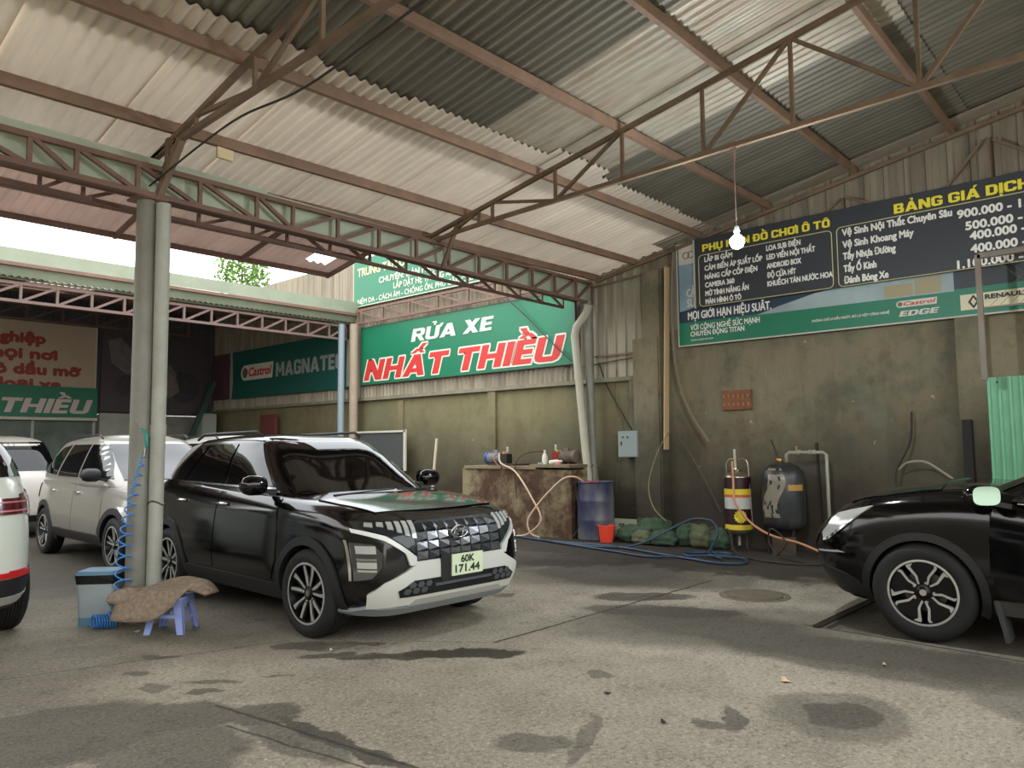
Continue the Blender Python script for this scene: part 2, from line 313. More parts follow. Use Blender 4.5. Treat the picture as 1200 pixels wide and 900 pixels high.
def floor_mat(dark=1.0, name='stained_concrete', stains=True):
    m = bpy.data.materials.new(name); t = NT(m); co = t.co()
    big = t.noise(0.45, 6, 0.6); mid = t.noise(2.2, 8, 0.62); fine = t.noise(26, 6, 0.7); grit = t.noise(120, 3, 0.6)
    c = t.mix(t.ramp(big, 0.35, 0.65), srgb(140, 132, 116), srgb(168, 160, 142))
    c = t.mix(t.m('MULTIPLY', t.ramp(mid, 0.46, 0.68), 0.55), c, srgb(116, 107, 95))
    c = t.mix(t.m('MULTIPLY', t.ramp(fine, 0.45, 0.7), 0.45), c, srgb(182, 174, 156))
    c = t.mix(t.m('MULTIPLY', t.ramp(t.noise(7, 8, 0.7), 0.58, 0.66), 0.5), c, srgb(84, 76, 66))
    c = t.mix(t.m('MULTIPLY', t.ramp(t.noise(34, 5, 0.8), 0.52, 0.60), 0.6), c, srgb(88, 80, 68)); c = t.mix(t.m('MULTIPLY', t.ramp(t.noise(45, 4, 0.7, stretch=(1.3, .8, 1)), 0.56, 0.64), 0.55), c, srgb(206, 198, 180))
    wet = None
    if stains:
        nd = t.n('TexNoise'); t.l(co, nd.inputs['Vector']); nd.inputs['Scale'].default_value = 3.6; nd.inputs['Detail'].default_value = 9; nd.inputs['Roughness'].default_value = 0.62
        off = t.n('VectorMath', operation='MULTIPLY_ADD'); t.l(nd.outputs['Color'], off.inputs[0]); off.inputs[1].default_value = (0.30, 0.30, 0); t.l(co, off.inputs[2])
        for x, y, rx, ry, rot, st in STAINS_AND_DIMMING:
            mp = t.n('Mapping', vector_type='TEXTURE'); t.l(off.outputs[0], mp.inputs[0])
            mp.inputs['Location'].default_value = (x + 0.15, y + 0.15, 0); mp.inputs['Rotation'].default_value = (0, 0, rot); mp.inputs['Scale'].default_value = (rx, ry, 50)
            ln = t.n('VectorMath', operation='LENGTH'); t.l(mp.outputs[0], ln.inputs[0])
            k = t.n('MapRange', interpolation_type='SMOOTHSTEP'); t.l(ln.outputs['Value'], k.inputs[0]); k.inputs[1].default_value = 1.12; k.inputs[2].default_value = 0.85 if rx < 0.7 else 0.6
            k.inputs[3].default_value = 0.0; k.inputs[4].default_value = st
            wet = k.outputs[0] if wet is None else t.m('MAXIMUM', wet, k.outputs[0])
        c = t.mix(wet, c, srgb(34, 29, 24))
        mud_dim = None  # muddy brown layer, also dimming floor that gets too much light
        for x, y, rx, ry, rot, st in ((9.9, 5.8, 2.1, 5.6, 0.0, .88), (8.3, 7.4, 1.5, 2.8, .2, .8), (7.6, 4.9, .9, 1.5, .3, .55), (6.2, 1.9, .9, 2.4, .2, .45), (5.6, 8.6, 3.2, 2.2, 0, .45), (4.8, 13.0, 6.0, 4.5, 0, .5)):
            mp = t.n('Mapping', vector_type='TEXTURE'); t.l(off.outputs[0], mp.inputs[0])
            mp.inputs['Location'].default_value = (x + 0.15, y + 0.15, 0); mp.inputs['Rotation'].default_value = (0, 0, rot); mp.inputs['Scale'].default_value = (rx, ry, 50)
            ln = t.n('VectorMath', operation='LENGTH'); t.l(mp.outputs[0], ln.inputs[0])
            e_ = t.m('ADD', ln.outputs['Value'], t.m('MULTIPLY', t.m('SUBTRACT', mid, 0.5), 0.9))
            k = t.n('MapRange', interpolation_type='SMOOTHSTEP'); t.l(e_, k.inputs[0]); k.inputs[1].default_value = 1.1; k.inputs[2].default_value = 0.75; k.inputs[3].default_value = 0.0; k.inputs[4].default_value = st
            mud_dim = k.outputs[0] if mud_dim is None else t.m('MAXIMUM', mud_dim, k.outputs[0])
        c = t.mix(mud_dim, c, srgb(24, 18, 13)); t.b.inputs['Specular IOR Level'].default_value = 0.25
        # joints and cracks in the slab
        for (x0, y0, x1, y1, w) in ((4.28, 4.1, 7.75, 4.12, 0.016), (2.2, 4.35, 2.40, 2.8, 0.012), (2.08, 4.0, 2.26, 2.9, 0.008), (1.5, 5.9, 3.3, 5.35, 0.006), (6.35, 2.55, 6.0, -2.5, 0.02), (4.28, 4.1, 3.9, 4.6, .006)):
            L = math.hypot(x1 - x0, y1 - y0); a = math.atan2(y1 - y0, x1 - x0)
            mp = t.n('Mapping', vector_type='TEXTURE')
            o2 = t.n('VectorMath', operation='MULTIPLY_ADD'); t.l(nd.outputs['Color'], o2.inputs[0]); o2.inputs[1].default_value = (0.07, 0.07, 0); t.l(co, o2.inputs[2]); t.l(o2.outputs[0], mp.inputs[0])
            mp.inputs['Location'].default_value = ((x0 + x1) / 2 + 0.035, (y0 + y1) / 2 + 0.035, 0); mp.inputs['Rotation'].default_value = (0, 0, a)
            s2 = t.n('SeparateXYZ'); t.l(mp.outputs[0], s2.inputs[0])
            ax = t.m('LESS_THAN', t.m('ABSOLUTE', s2.outputs[0]), L / 2); ay = t.m('LESS_THAN', t.m('ABSOLUTE', s2.outputs[1]), w)
            c = t.mix(t.m('MULTIPLY', t.m('MULTIPLY', ax, ay), 0.75), c, srgb(46, 41, 36))
    if dark != 1.0: c = t.mix(1 - dark, c, srgb(30, 27, 24))
    t.l(c, t.b.inputs['Base Color'])
    if wet is not None: t.l(t.m('SUBTRACT', 0.85, t.m('MULTIPLY', wet, 0.22)), t.b.inputs['Roughness'])
    else: t.b.inputs['Roughness'].default_value = 0.6
    h = t.m('ADD', t.m('MULTIPLY', mid, 1.6), t.m('ADD', fine, t.m('MULTIPLY', grit, 0.5)))
    t.bump(h, 0.7, 0.015)
    return m
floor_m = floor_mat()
pit_m = floor_mat(0.35, 'dark_wet_lift_bed', False)

# ================================================================ setting
# floor with a shallow sunken bed for the wash lift
PX0, PX1, PY0, PY1 = 6.35, 8.9, -2.6, 2.5
xs = [-4.0, PX0, PX1, 10.75]; ys = [-5.0, PY0, PY1, 21.6]
mb = MB()
for i in range(3):
    for j in range(3):
        if i == 1 and j == 1: continue
        mb.quad((xs[i], ys[j], 0), (xs[i + 1], ys[j], 0), (xs[i + 1], ys[j + 1], 0), (xs[i], ys[j + 1], 0))
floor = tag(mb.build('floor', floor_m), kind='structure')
mb = MB(); d = -0.045
mb.quad((PX0, PY0, d), (PX1, PY0, d), (PX1, PY1, d), (PX0, PY1, d))
mb.quad((PX0, PY0, 0), (PX0, PY0, d), (PX0, PY1, d), (PX0, PY1, 0)); mb.quad((PX1, PY0, d), (PX1, PY0, 0), (PX1, PY1, 0), (PX1, PY1, d))
mb.quad((PX0, PY1, d), (PX1, PY1, d), (PX1, PY1, 0), (PX0, PY1, 0)); mb.quad((PX0, PY0, 0), (PX1, PY0, 0), (PX1, PY0, d), (PX0, PY0, d))
mb.build('sunken_bed', pit_m, floor)
MB().box((7.55, 2.44, 0.003), (2.5, 0.05, 0.012)).build('edge_angle', M('dark_oily_steel', (46, 42, 38), 0.5, 0.5), floor)  # dark strip along the far edge of the bed
# surrounding ground outside the shed
mb = MB(); mb.quad((-40, -60, -0.02), (60, -60, -0.02), (60, -5, -0.02), (-40, -5, -0.02)); mb.quad((-40, -5, -0.02), (-4, -5, -0.02), (-4, 40, -0.02), (-40, 40, -0.02))
tag(mb.build('trim_yard', M('yard_concrete', (150, 144, 134), 0.9, var=0.15, vscale=0.6)), kind='structure')
# unseen neighbour walls, added to cut side light and darken car reflections
tag(MB().box((-7.1, 8.0, 2.3), (0.2, 30.0, 4.6)).build('wall_left_unseen', M('unseen_wall_plaster', (120, 112, 98), 0.9, var=0.15, vscale=0.8)), kind='structure')
nb = tag(MB().box((2.0, -22.0, 3.0), (34.0, 0.4, 6.0)).build('wall_street_unseen', M('unseen_wall_facade', (132, 126, 114), 0.9, var=0.2, vscale=0.5)), kind='structure')
# manhole lid
mh = empty('manhole_cover', (7.25, 3.4, 0)); tag(mh, 'round iron manhole cover in the concrete ahead of the right-hand black car', 'manhole cover')
MB().lathe([(0.27, -0.01), (0.27, 0.012), (0.25, 0.016)], n=28).build('lid', M('dull_iron_lid', (112, 102, 86), 0.7, 0.3, var=0.2, vscale=12, bump=0.4), mh)
MB().lathe([(0.34, -0.01), (0.34, 0.005), (0.285, 0.008), (0.285, -0.01)], n=28, capt=False).build('rim', M('mortar_ring', (104, 96, 80), 0.85, var=0.2, vscale=10), mh)

# right wall: plastered part and ribbed cladding above
WX = 10.6
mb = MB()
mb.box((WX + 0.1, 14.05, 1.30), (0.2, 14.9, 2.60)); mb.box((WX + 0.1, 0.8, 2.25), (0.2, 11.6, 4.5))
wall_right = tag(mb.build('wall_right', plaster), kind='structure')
# plaster buttresses
MB().box((WX - 0.02, 14.05, 2.59), (0.12, 14.9, 0.07)).build('coping', M('grey_cement_coping', (120, 116, 98), 0.85, var=0.2, vscale=4), wall_right)
for yy, w, z1, dx in ((6.58, 0.46, 3.2, 0.22), (6.47, 0.30, 4.28, 0.20), (10.15, 0.20, 2.55, 0.06), (6.95, 0.09, 2.6, 0.07), (2.06, 0.30, 3.0, 0.14), (19.0, 0.2, 2.5, 0.06), (16.2, 0.2, 2.5, 0.06), (12.9, 0.18, 2.5, 0.05)):
    MB().box((WX - dx / 2, yy, z1 / 2), (dx, w, z1)).build('pilaster', plaster, wall_right)
MB().box((WX - 0.12, 2.13, 0.88), (0.16, 0.10, 1.76)).build('downpipe_chase', M('black_chase_strip', (36, 34, 30), 0.8), wall_right)  # solid black strip standing proud of the pilaster

def corr(u0, u1, v0, v1, P, wl, amp, kind='sine', seg=8):
    """corrugated strip; P(u, v, h) -> point, waves run across u"""
    mb = MB(); us = []
    n = max(1, int(round((u1 - u0) / wl)))
    for i in range(n):
        b = u0 + (u1 - u0) * i / n; w = (u1 - u0) / n
        if kind == 'sine': us += [(b + w * k / seg, amp * math.sin(2 * math.pi * k / seg)) for k in range(seg)]
        else: us += [(b, 0), (b + w * 0.62, 0), (b + w * 0.70, amp), (b + w * 0.92, amp)]
    us.append((u1, 0))
    vs = []
    for u_, h in us: vs += [P(u_, v0, h), P(u_, v1, h)]
    mb.add(vs, [(2 * i, 2 * i + 1, 2 * i + 3, 2 * i + 2) for i in range(len(us) - 1)])
    return mb

ZP = lambda x, y: 4.31 + 0.0227 * (x - 10.6) - 0.18 * (y - 7.63 - 0.0253 * (x - 10.6))   # underside of the purlins
YP = lambda x, y0: y0 + 0.0253 * (x - 10.6)
# cladding above the plaster
clad = M('brown_ribbed_cladding', (142, 133, 114), 0.55, 0.2, var=0.2, vscale=2, dirt=(92, 84, 70), dirt_amt=0.6, stretch=(1, 4, 0.3))
cladl = M('light_ribbed_cladding', (158, 152, 132), 0.55, 0.2, var=0.12, vscale=2, dirt=(120, 112, 94), dirt_amt=0.5, stretch=(1, 4, 0.3))
y = 7.72
while y > -2.4:
    y2 = max(y - 1.0, -2.5); z0 = 2.55 if y > 7 else 3.3
    yc = (y + y2) / 2
    P = lambda u_, v_, h, z0=z0: (WX - 0.02 - h, u_, z0 if v_ == 0 else ZP(WX, u_) + 0.10)
    corr(y2, y, 0, 1, P, 0.2 if y > 6.6 else 0.25, 0.035, 'rib').build('cladding_sheet', cladl if y > 7 else clad, wall_right)
    y = y2
y = 21.5
while y > 7.75:
    y2 = max(y - 1.2, 7.72)
    top = 5.9 if y > 14.3 else 4.9
    corr(y2, y, 0, 1, lambda u_, v_, h, top=top: (WX - 0.02 - h, u_, 2.55 if v_ == 0 else top), 0.12, 0.022, 'sine', 6).build('cladding_sheet', clad, wall_right)
    y = y2

# back wall
wb = tag(MB().box((3.4, 21.6, 1.2), (14.6, 0.2, 2.45)).build('wall_back', block), kind='structure')
for i in range(13):
    x0 = -3.9 + i * 1.12
    corr(x0, x0 + 1.12, 0, 1, lambda u_, v_, h: (u_, 21.5 - h, 2.43 if v_ == 0 else 5.7), 0.16, 0.025, 'rib').build('cladding_sheet', darksheet, wb)

# ceiling of corrugated sheets, lapped, waves running down the slope
ceil = tag(empty('ceiling', (0, 0, 0)), kind='structure')
def roof_sheet(x0, x1, y0, y1, mat, dz, rag=0.0, wl=0.115):
    def P(u_, v_, h):
        yy = YP(u_, y0 if v_ == 0 else y1)
        if v_ == 0 and rag: yy += rag * (1 if h >= 0 else -1) * 0.4
        return (u_, yy, ZP(u_, yy) + 0.115 + dz + h)
    o = corr(x0, x1, 0, 1, P, wl, 0.017).build('roof_sheet', mat, ceil, smooth=True); return o
x = -2.6; i = 0
while x < 10.5:
    x1 = min(x + 1.0, 10.58)
    lo = 5.36 - (0.20 if 6.7 < x + .5 < 7.6 else 0) + (0.05 if i % 3 == 0 else 0)
    roof_sheet(x, x1 + 0.03, lo, 7.85, whitesheet, -0.004 - 0.004 * (i % 2), 0.0)
    roof_sheet(x, x1 + 0.03, 1.9, 6.0, galvl if i in (8, 9) else galv, 0.03 + 0.003 * (i % 2))
    roof_sheet(x, x1 + 0.03, -2.9, 2.1, galv, 0.05 + 0.003 * (i % 2))
    x = x1; i += 1
# purlins, one thing each
ords = ['lowest brown steel purlin under the roof, right above the green gutter', 'second brown steel purlin up from the eave, under the white sheets',
        'third purlin up from the eave, just below the ragged edge of the white sheets', 'fourth purlin up from the eave, crossing the dark metal sheets',
        'fifth purlin up from the eave, crossing above the upper middle of the right truss', 'sixth purlin up from the eave, meeting the lower chord of the truss at upper right',
        'steep purlin at the upper right corner of the roof, seventh from the eave', 'purlin above the top of the view, eighth from the eave', 'purlin above the camera, ninth from the eave', 'highest purlin at the open front of the roof']
for k, yy in enumerate([7.60, 6.82, 5.62, 4.50, 3.29, 2.12, 0.95, -0.25, -1.45, -2.6]):
    p = (-2.6, YP(-2.6, yy), ZP(-2.6, YP(-2.6, yy)) + 0.05); q = (10.55, yy, ZP(10.55, yy) + 0.05)
    tag(MB().bar(p, q, 0.05, 0.10).build('roof_purlin', purl), ords[k], 'beam', 'purlins under the corrugated roof')
# edge flashing and rake angle on the wall
tag(MB().bar((10.50, 7.6, ZP(10.5, 7.6) - 0.02), (10.50, -2.5, ZP(10.5, -2.5) - 0.02), 0.05, 0.05).build('trim_rake', truss_m), kind='structure')
tag(MB().bar((10.40, 6.3, ZP(10.4, 6.3) + 0.105), (10.40, -2.5, ZP(10.4, -2.5) + 0.105), 0.34, 0.012).build('trim_flashing', galvl), kind='structure')

def lattice(name, label, group, top, bot, verts, diags, mat, cw=0.045, vw=0.032, extra=()):
    t = empty(name, tuple(bot[0])); tag(t, label, 'truss', group); o0 = Vector(bot[0])
    def seg(nm, pts, w):
        mb = MB()
        for a, b in zip(pts[:-1], pts[1:]): mb.bar(Vector(a) - o0, Vector(b) - o0, w)
        mb.build(nm, mat, t)
    seg('top_chord', top, cw); seg('bottom_chord', bot, cw)
    for a, b in verts: MB().bar(Vector(a) - o0, Vector(b) - o0, vw).build('upright', mat, t)
    for a, b in diags: MB().bar(Vector(a) - o0, Vector(b) - o0, vw * 1.05).build('diagonal', mat, t)
    for nm, a, b, w in extra: MB().bar(Vector(a) - o0, Vector(b) - o0, w).build(nm, mat, t)
    return t
def roof_truss(X, label, extra):
    ty = [7.45, 6.85, 6.22, 5.24, 4.34, 3.41, 2.54, 1.52, 0.55, -0.45, -1.5, -2.5]
    T = lambda yy: (X, yy, ZP(X, yy) - 0.025)
    B = lambda yy: (X, yy, 4.13 if yy > 7.2 else (4.19 if yy > 6.5 else 4.21 + 0.017 * (6.22 - yy)))
    D = [(6.22, 5.24), (4.34, 5.24), (2.54, 3.41), (2.54, 1.52), (0.55, 1.52), (0.55, -0.45), (-1.5, -0.45), (6.4, 6.95)]
    return lattice('roof_truss', label, 'trusses under the corrugated roof', [T(a) for a in (7.45, -2.5)], [B(a) for a in ty],
        [(B(a), T(a)) for a in ty[1:]] + ([(B(6.45), T(6.45))] if X > 5 else []), [(T(a), B(b)) for a, b in D], truss_m, extra=extra)
roof_truss(6.5, 'long thin steel truss running from mid beam up to the top right', [('strut', (6.62, 7.24, 3.82), (6.5, 6.82, 4.30), 0.045)])
roof_truss(2.85, 'steel roof truss rising from the grey column toward the top left', [('strut', (2.80, 6.84, 3.72), (2.85, 6.50, 4.20), 0.06), ('bracket', (2.85, 6.72, 4.02), (2.85, 6.72, 4.26), 0.07), ('bracket', (2.85, 6.9, 3.95), (2.85, 6.55, 4.22), 0.045)])
# loose cable by the left truss
tag(MB().tube(catmull([(2.75, 6.9, 3.85), (2.85, 5.6, 4.08), (2.9, 4.6, 4.06), (2.95, 3.3, 4.22), (2.9, 2.0, 4.25)], 8), 0.009, 6).build('cable', M('black_cable', (42, 38, 34), 0.6)), 'thin dark cable strung below the left roof truss from the column', 'cable')
tag(MB().box((3.28, 6.56, 4.20), (0.16, 0.03, 0.10), R(5)).build('junction_box', M('cream_junction_box', (206, 192, 150), 0.6)), 'small cream box fixed on the purlin beside the left truss', 'box')

# lattice beams along the gutters
def beam_pts(off): return lambda x, z: (x, 6.82 + 0.1135 * (x - 2.76) + off, z)
def gutter_beam(label, P, X, zt, zb, dirs, mat, w=0.045, vw=0.035):
    top = [P(a, zt(a)) for a in X]; bot = [P(a, zb(a)) for a in X]
    V = [(bot[i], top[i]) for i in range(len(X))]
    Dg = [((top[i], bot[i + 1]) if dirs(X[i]) else (bot[i], top[i + 1])) for i in range(len(X) - 1)]
    return lattice('lattice_beam', label, 'lattice beams along the gutters', [top[0], top[-1]], [bot[0], bot[-1]], V, Dg, mat, w, vw)
P1 = beam_pts(0)
X1 = [-2.4, -1.9, -1.3, -0.7, -0.1, 0.5, 1.1, 1.75, 2.10, 2.61, 3.2, 3.82, 4.26, 4.87, 5.5, 6.14, 6.76, 7.4, 8.05, 8.71, 9.34, 9.99, 10.5]
zt1 = lambda x: 3.99 + 0.036 * (x - 2.6); zb1 = lambda x: 3.74 + 0.024 * (x - 2.6)
gutter_beam('reddish lattice beam in front of the pale green gutter, spanning from the column to the banner wall', P1, X1, zt1, zb1, lambda x: x < 4.2, rustred)
P1b = beam_pts(0.42)
gutter_beam('lattice beam on the far side of the green gutter, its lower chord showing below the front one', P1b, [a + 0.2 for a in X1[:-1]], lambda x: 3.93 + 0.03 * (x - 2.6), lambda x: 3.70 + 0.022 * (x - 2.6), lambda x: x > 4.2, rustred, 0.04, 0.03)
gt = empty('roof_gutter', (2.76, 7.0, 3.8)); tag(gt, 'long pale green sheet gutter behind the reddish lattice beam', 'gutter')
o0 = Vector((2.76, 7.0, 3.8))
mb = MB(); Pg = beam_pts(0.10)
for a, b in ((-2.5, 4.0), (4.0, 10.55)):
    mb.bar(Vector(Pg(a, zb1(a) + 0.19)) - o0, Vector(Pg(b, zb1(b) + 0.22)) - o0, 0.006, 0.32)
mb.build('front_panel', greenp, gt)
mb = MB(); Pg2 = beam_pts(0.24); mb.bar(Vector(Pg2(-2.5, zb1(-2.5) + 0.05)) - o0, Vector(Pg2(10.55, zb1(10.55) + 0.08)) - o0, 0.28, 0.006); mb.build('bottom_panel', M('rusty_gutter_bottom', (112, 84, 74), 0.8), gt)
mb = MB(); Pg3 = beam_pts(0.385); mb.bar(Vector(Pg3(-2.5, zb1(-2.5) + 0.16)) - o0, Vector(Pg3(10.55, zb1(10.55) + 0.18)) - o0, 0.006, 0.22); mb.build('rear_panel', greenp, gt)

# low eave beyond the gutter
eave = tag(empty('trim_eave', (0, 0, 0)), kind='structure')
def eave_sheet(x0, x1, ya, yb):
    corr(x0, x1, 0, 1, lambda u_, v_, h: (u_, ya if v_ == 0 else yb, 4.1 - 0.18 * ((ya if v_ == 0 else yb) - 7.9) + h), 0.11, 0.015).build('roof_sheet', pinksheet, eave, smooth=True)
xx = -2.6
while xx < 5.4: eave_sheet(xx, min(xx + 0.95, 5.46), 7.45, 8.98); xx += 0.95
eave_sheet(5.46, 5.80, 7.45, 8.28); eave_sheet(5.46, 5.80, 8.66, 8.98); eave_sheet(5.80, 6.02, 7.45, 8.98)
for yy in (8.9, 8.25): MB().bar((-2.6, yy, 4.06 - 0.18 * (yy - 7.9)), (6.0, yy, 4.06 - 0.18 * (yy - 7.9)), 0.05, 0.06).build('batten', rustred, eave)
for xx in (-1.0, 1.0, 3.2, 4.7, 6.0): MB().bar((xx, 7.5, 4.13), (xx, 8.95, 3.87), 0.04, 0.05).build('rafter', rustred, eave)

# second gutter, beam and rear roof
P2 = lambda x, z: (x, 14.5, z)
X2 = [-3.4 + 0.55 * k for k in range(26)]; X2 = [a for a in X2 if a < 10.3] + [10.25]
gutter_beam('pinkish lattice beam under the far green gutter, beyond the open yard strip', P2, X2, lambda x: 4.27, lambda x: 3.97, lambda x: False, M('faded_pink_steel', (108, 88, 82), 0.7, var=.12, vscale=4), 0.05, 0.04)
g2 = empty('roof_gutter', (3.4, 14.4, 4.3)); tag(g2, 'far pale green gutter fascia with a reddish band along its middle', 'gutter')
mb = MB()
mb.add([(-6.9, 0.1, 0.03), (7.1, 0.1, 0.03), (7.1, -0.02, 0.26), (-6.9, -0.02, 0.26)], [(0, 1, 2, 3)]); mb.add([(-6.9, -0.02, 0.29), (7.1, -0.02, 0.30), (7.1, 0.0, 0.55), (-6.9, 0.0, 0.52)], [(0, 1, 2, 3)])
mb.build('fascia', M('dull_green_fascia', (128, 136, 116), 0.65, var=.1, vscale=2), g2); MB().bar((-6.9, -0.04, 0.27), (7.1, -0.04, 0.25), 0.05, 0.06).build('band', rustred, g2)
rc = tag(empty('ceiling_rear', (0, 0, 0)), kind='structure')
for i in range(13):
    x0 = -3.6 + i * 1.1
    for ya, yb in ((14.4, 18.0), (17.95, 21.6)):
        if i == 7 and ya < 15: continue
        corr(x0, min(x0 + 1.1, 10.58), 0, 1, lambda u_, v_, h, ya=ya, yb=yb: (u_, ya if v_ == 0 else yb, 4.36 + 0.16 * ((ya if v_ == 0 else yb) - 14.4) + h), 0.11, 0.015).build('roof_sheet', galv, rc, smooth=True)
corr(4.1, 5.2, 0, 1, lambda u_, v_, h: (u_, 14.4 if v_ == 0 else 18.0, 4.36 + 0.16 * ((14.4 if v_ == 0 else 18.0) - 14.4) + h), 0.11, 0.015).build('roof_sheet', white_sheet('clear_roof_sheet', (230, 225, 215), 0.7), rc, smooth=True)
for yy in (15.6, 17.2, 18.8, 20.4): MB().bar((-3.6, yy, 4.30 + 0.16 * (yy - 14.4)), (10.5, yy, 4.30 + 0.16 * (yy - 14.4)), 0.05, 0.1).build('purlin', rustred, rc)
X3 = [-3.2 + 0.8 * k for k in range(17)]
gutter_beam('dark lattice beam along the back wall above the big cream sign', lambda x, z: (x, 21.1, z), X3, lambda x: 5.05, lambda x: 4.68, lambda x: False, rustred, 0.05, 0.04)
# lattice along the banner wall
lattice('lattice_beam', 'rusty lattice beam on the wall between the two green banners', 'lattice beams along the gutters', [(10.42, 14.3, 4.62), (10.42, 7.9, 4.62)], [(10.42, 14.3, 4.32), (10.42, 7.9, 4.32)],
    [((10.42, a, 4.32), (10.42, a, 4.62)) for a in np.arange(7.95, 14.3, 0.9)], [((10.42, a, 4.32), (10.42, a + 0.9, 4.62)) for a in np.arange(7.95, 13.4, 0.9)], rustred, 0.05, 0.04)
# thin framing on the cladding at the gable
fr = empty('gable_frame', (10.5, 6.5, 4.2)); tag(fr, 'thin steel angle framing on the ribbed cladding under the sloping roof edge', 'frame')
for a, b in (((0, 1.15, .0), (0, -0.3, .1)), ((0, -3.0, .60), (0, -2.3, .10)), ((0, -3.05, .62), (0, -3.6, .35)), ((0, -3.03, .6), (0, -3.03, .0)), ((0, -4.7, .95), (0, -4.2, .35)), ((0, -4.75, .95), (0, -4.75, .3)), ((0, -4.8, .92), (0, -5.4, .5)), ((0, 1.15, -1.2), (0, -0.3, -1.2)), ((0, -2.1, .42), (0, -2.1, .1))):
    MB().bar(a, b, 0.03).build('angle', truss_m, fr)

# columns and posts
def pipe_thing(name, label, cat, pts, r, mat, extra=(), n=16):
    t = empty(name, pts[0]); tag(t, label, cat); o0 = Vector(pts[0])
    MB().tube([Vector(p) - o0 for p in pts], r, n).build('pipe', mat, t, smooth=True, autosmooth=50)
    for nm, p, r2, h, m2 in extra: MB().lathe([(r2, 0), (r2, h)], Vector(p) - o0, n).build(nm, m2, t, smooth=True, autosmooth=50)
    return t
cz = M('column_base_dirt', (112, 106, 92), 0.7)
c1 = empty('steel_column', (2.75, 6.93, 0)); tag(c1, 'round grey steel column carrying the gutter beam, beside the bin and blue stool', 'column')
MB().lathe([(0.088, 0.0), (0.088, 3.72)], n=24, capb=False).build('shaft', colgrey, c1, smooth=True, autosmooth=50)
MB().lathe([(0.105, 0.0), (0.105, 0.3), (0.09, 0.33)], n=24).build('base_sleeve', cz, c1, smooth=True, autosmooth=50)
MB().box((0, 0, 3.72), (0.26, 0.26, 0.02)).build('cap_plate', rustred, c1)
pipe_thing('rain_pipe', 'pale plastic rain pipe standing against the front of the grey column', 'pipe', [(2.86, 6.83, 0.0), (2.86, 6.83, 2.0), (2.84, 6.80, 3.68)], 0.062, pvcgrey, [('joint', (2.86, 6.83, 1.6), 0.067, 0.1, pvcgrey)])
tie = MB().tube([(2.86 + .068 * math.cos(a), 6.83 + .068 * math.sin(a), 1.02 + 0.02 * math.sin(2 * a)) for a in np.linspace(0, 2 * math.pi, 14)[:-1]], 0.006, 5, closed=True)
tag(tie.build('wire_tie', M('dark_green_wire', (40, 62, 56), .5)), 'thin dark wire loop tied round the pale pipe by the column', 'wire')
pipe_thing('rain_pipe', 'white galvanised rain pipe with an elbow at the right end of the green banner', 'pipe', [(10.22, 7.55, 3.85), (10.22, 7.62, 3.7), (10.22, 7.82, 3.5), (10.22, 7.86, 3.35), (10.22, 7.62, 0.9)], 0.068, M('pale_pvc', (176, 172, 154), 0.5, var=.06), [('joint', (10.22, 7.79, 2.6), 0.076, 0.08, M('pale_pvc'))])
pipe_thing('steel_post', 'grey steel post right of the white rain pipe, behind the blue barrel', 'column', [(10.38, 7.62, 0.0), (10.38, 7.70, 3.95)], 0.07, colgrey)
pipe_thing('steel_post', 'beige steel post left of the big green banner', 'column', [(10.30, 14.25, 0.0), (10.30, 14.25, 4.3)], 0.10, M('beige_post', (146, 132, 112), .6, var=.1))
pipe_thing('rain_pipe', 'bluish grey rain pipe at the far end of the open yard strip', 'pipe', [(10.1, 14.45, 0.0), (10.1, 14.45, 4.3)], 0.075, M('bluish_pipe', (128, 142, 150), .5))
tag(MB().bar((10.42, 14.62, 2.9), (10.42, 14.62, 4.0), 0.12, 0.03).build('metal_strip', pvcgrey), 'pale flat strip standing behind the beige post', 'strip')
tag(MB().bar((10.38, 6.14, 4.28), (10.36, 6.22, 1.42), 0.02, 0.13).build('wooden_plank', M('raw_pine', (186, 160, 122), .7, var=.12, vscale=3, stretch=(1, 1, .2))), 'tall bare pine plank leaning along the side of the concrete pilaster', 'plank')
tag(MB().tube(catmull([(10.38, 6.02, 4.5), (10.38, 6.08, 3.6), (10.36, 6.0, 2.6), (10.34, 5.78, 2.0), (10.34, 5.48, 1.52)], 6), 0.022, 8).build('wooden_pole', M('grey_weathered_wood', (112, 104, 88), .8)), 'thin grey pole bending down the wall beside the pine plank', 'pole')
# ================================================================ signs
UW, VW = Vector((0, -1, 0)), Vector((0, 0, 1))
whiteb = M('bright_white_print', (236, 234, 224), 0.6); white = M('white_print', (206, 203, 188), 0.6); red = M('red_print', (188, 48, 42), 0.55); yellow = M('yellow_print', (240, 224, 60), 0.55)
green_b = M('green_banner_vinyl', (16, 108, 76), 0.45, var=0.05, vscale=1.5); green_t = M('teal_green_vinyl', (36, 118, 88), 0.5, var=0.05, vscale=1.5)
blackb = M('black_vinyl', (54, 56, 60), 0.55, var=0.06, vscale=1.2); signframe = M('pale_sign_edge', (190, 186, 172), 0.6)
def board(name, label, cat, x, y0, y1, z0, z1, mat, th=0.03, frame=None, fw=0.02):
    """flat sign on the right-hand wall, from y0 (left) to y1 (right)"""
    t = empty(name, (x, (y0 + y1) / 2, z0)); tag(t, label, cat)
    MB().box((0, 0, (z1 - z0) / 2), (th, abs(y0 - y1), z1 - z0)).build('panel', mat, t)
    if frame:
        mb = MB(); w = abs(y0 - y1) / 2; h = z1 - z0
        for c, d in (((0, 0, -fw / 2), (th + .01, 2 * w + 2 * fw, fw)), ((0, 0, h + fw / 2), (th + .01, 2 * w + 2 * fw, fw)), ((0, -w - fw / 2, h / 2), (th + .01, fw, h)), ((0, w + fw / 2, h / 2), (th + .01, fw, h))): mb.box(c, d)
        mb.build('frame', frame, t)
    return t
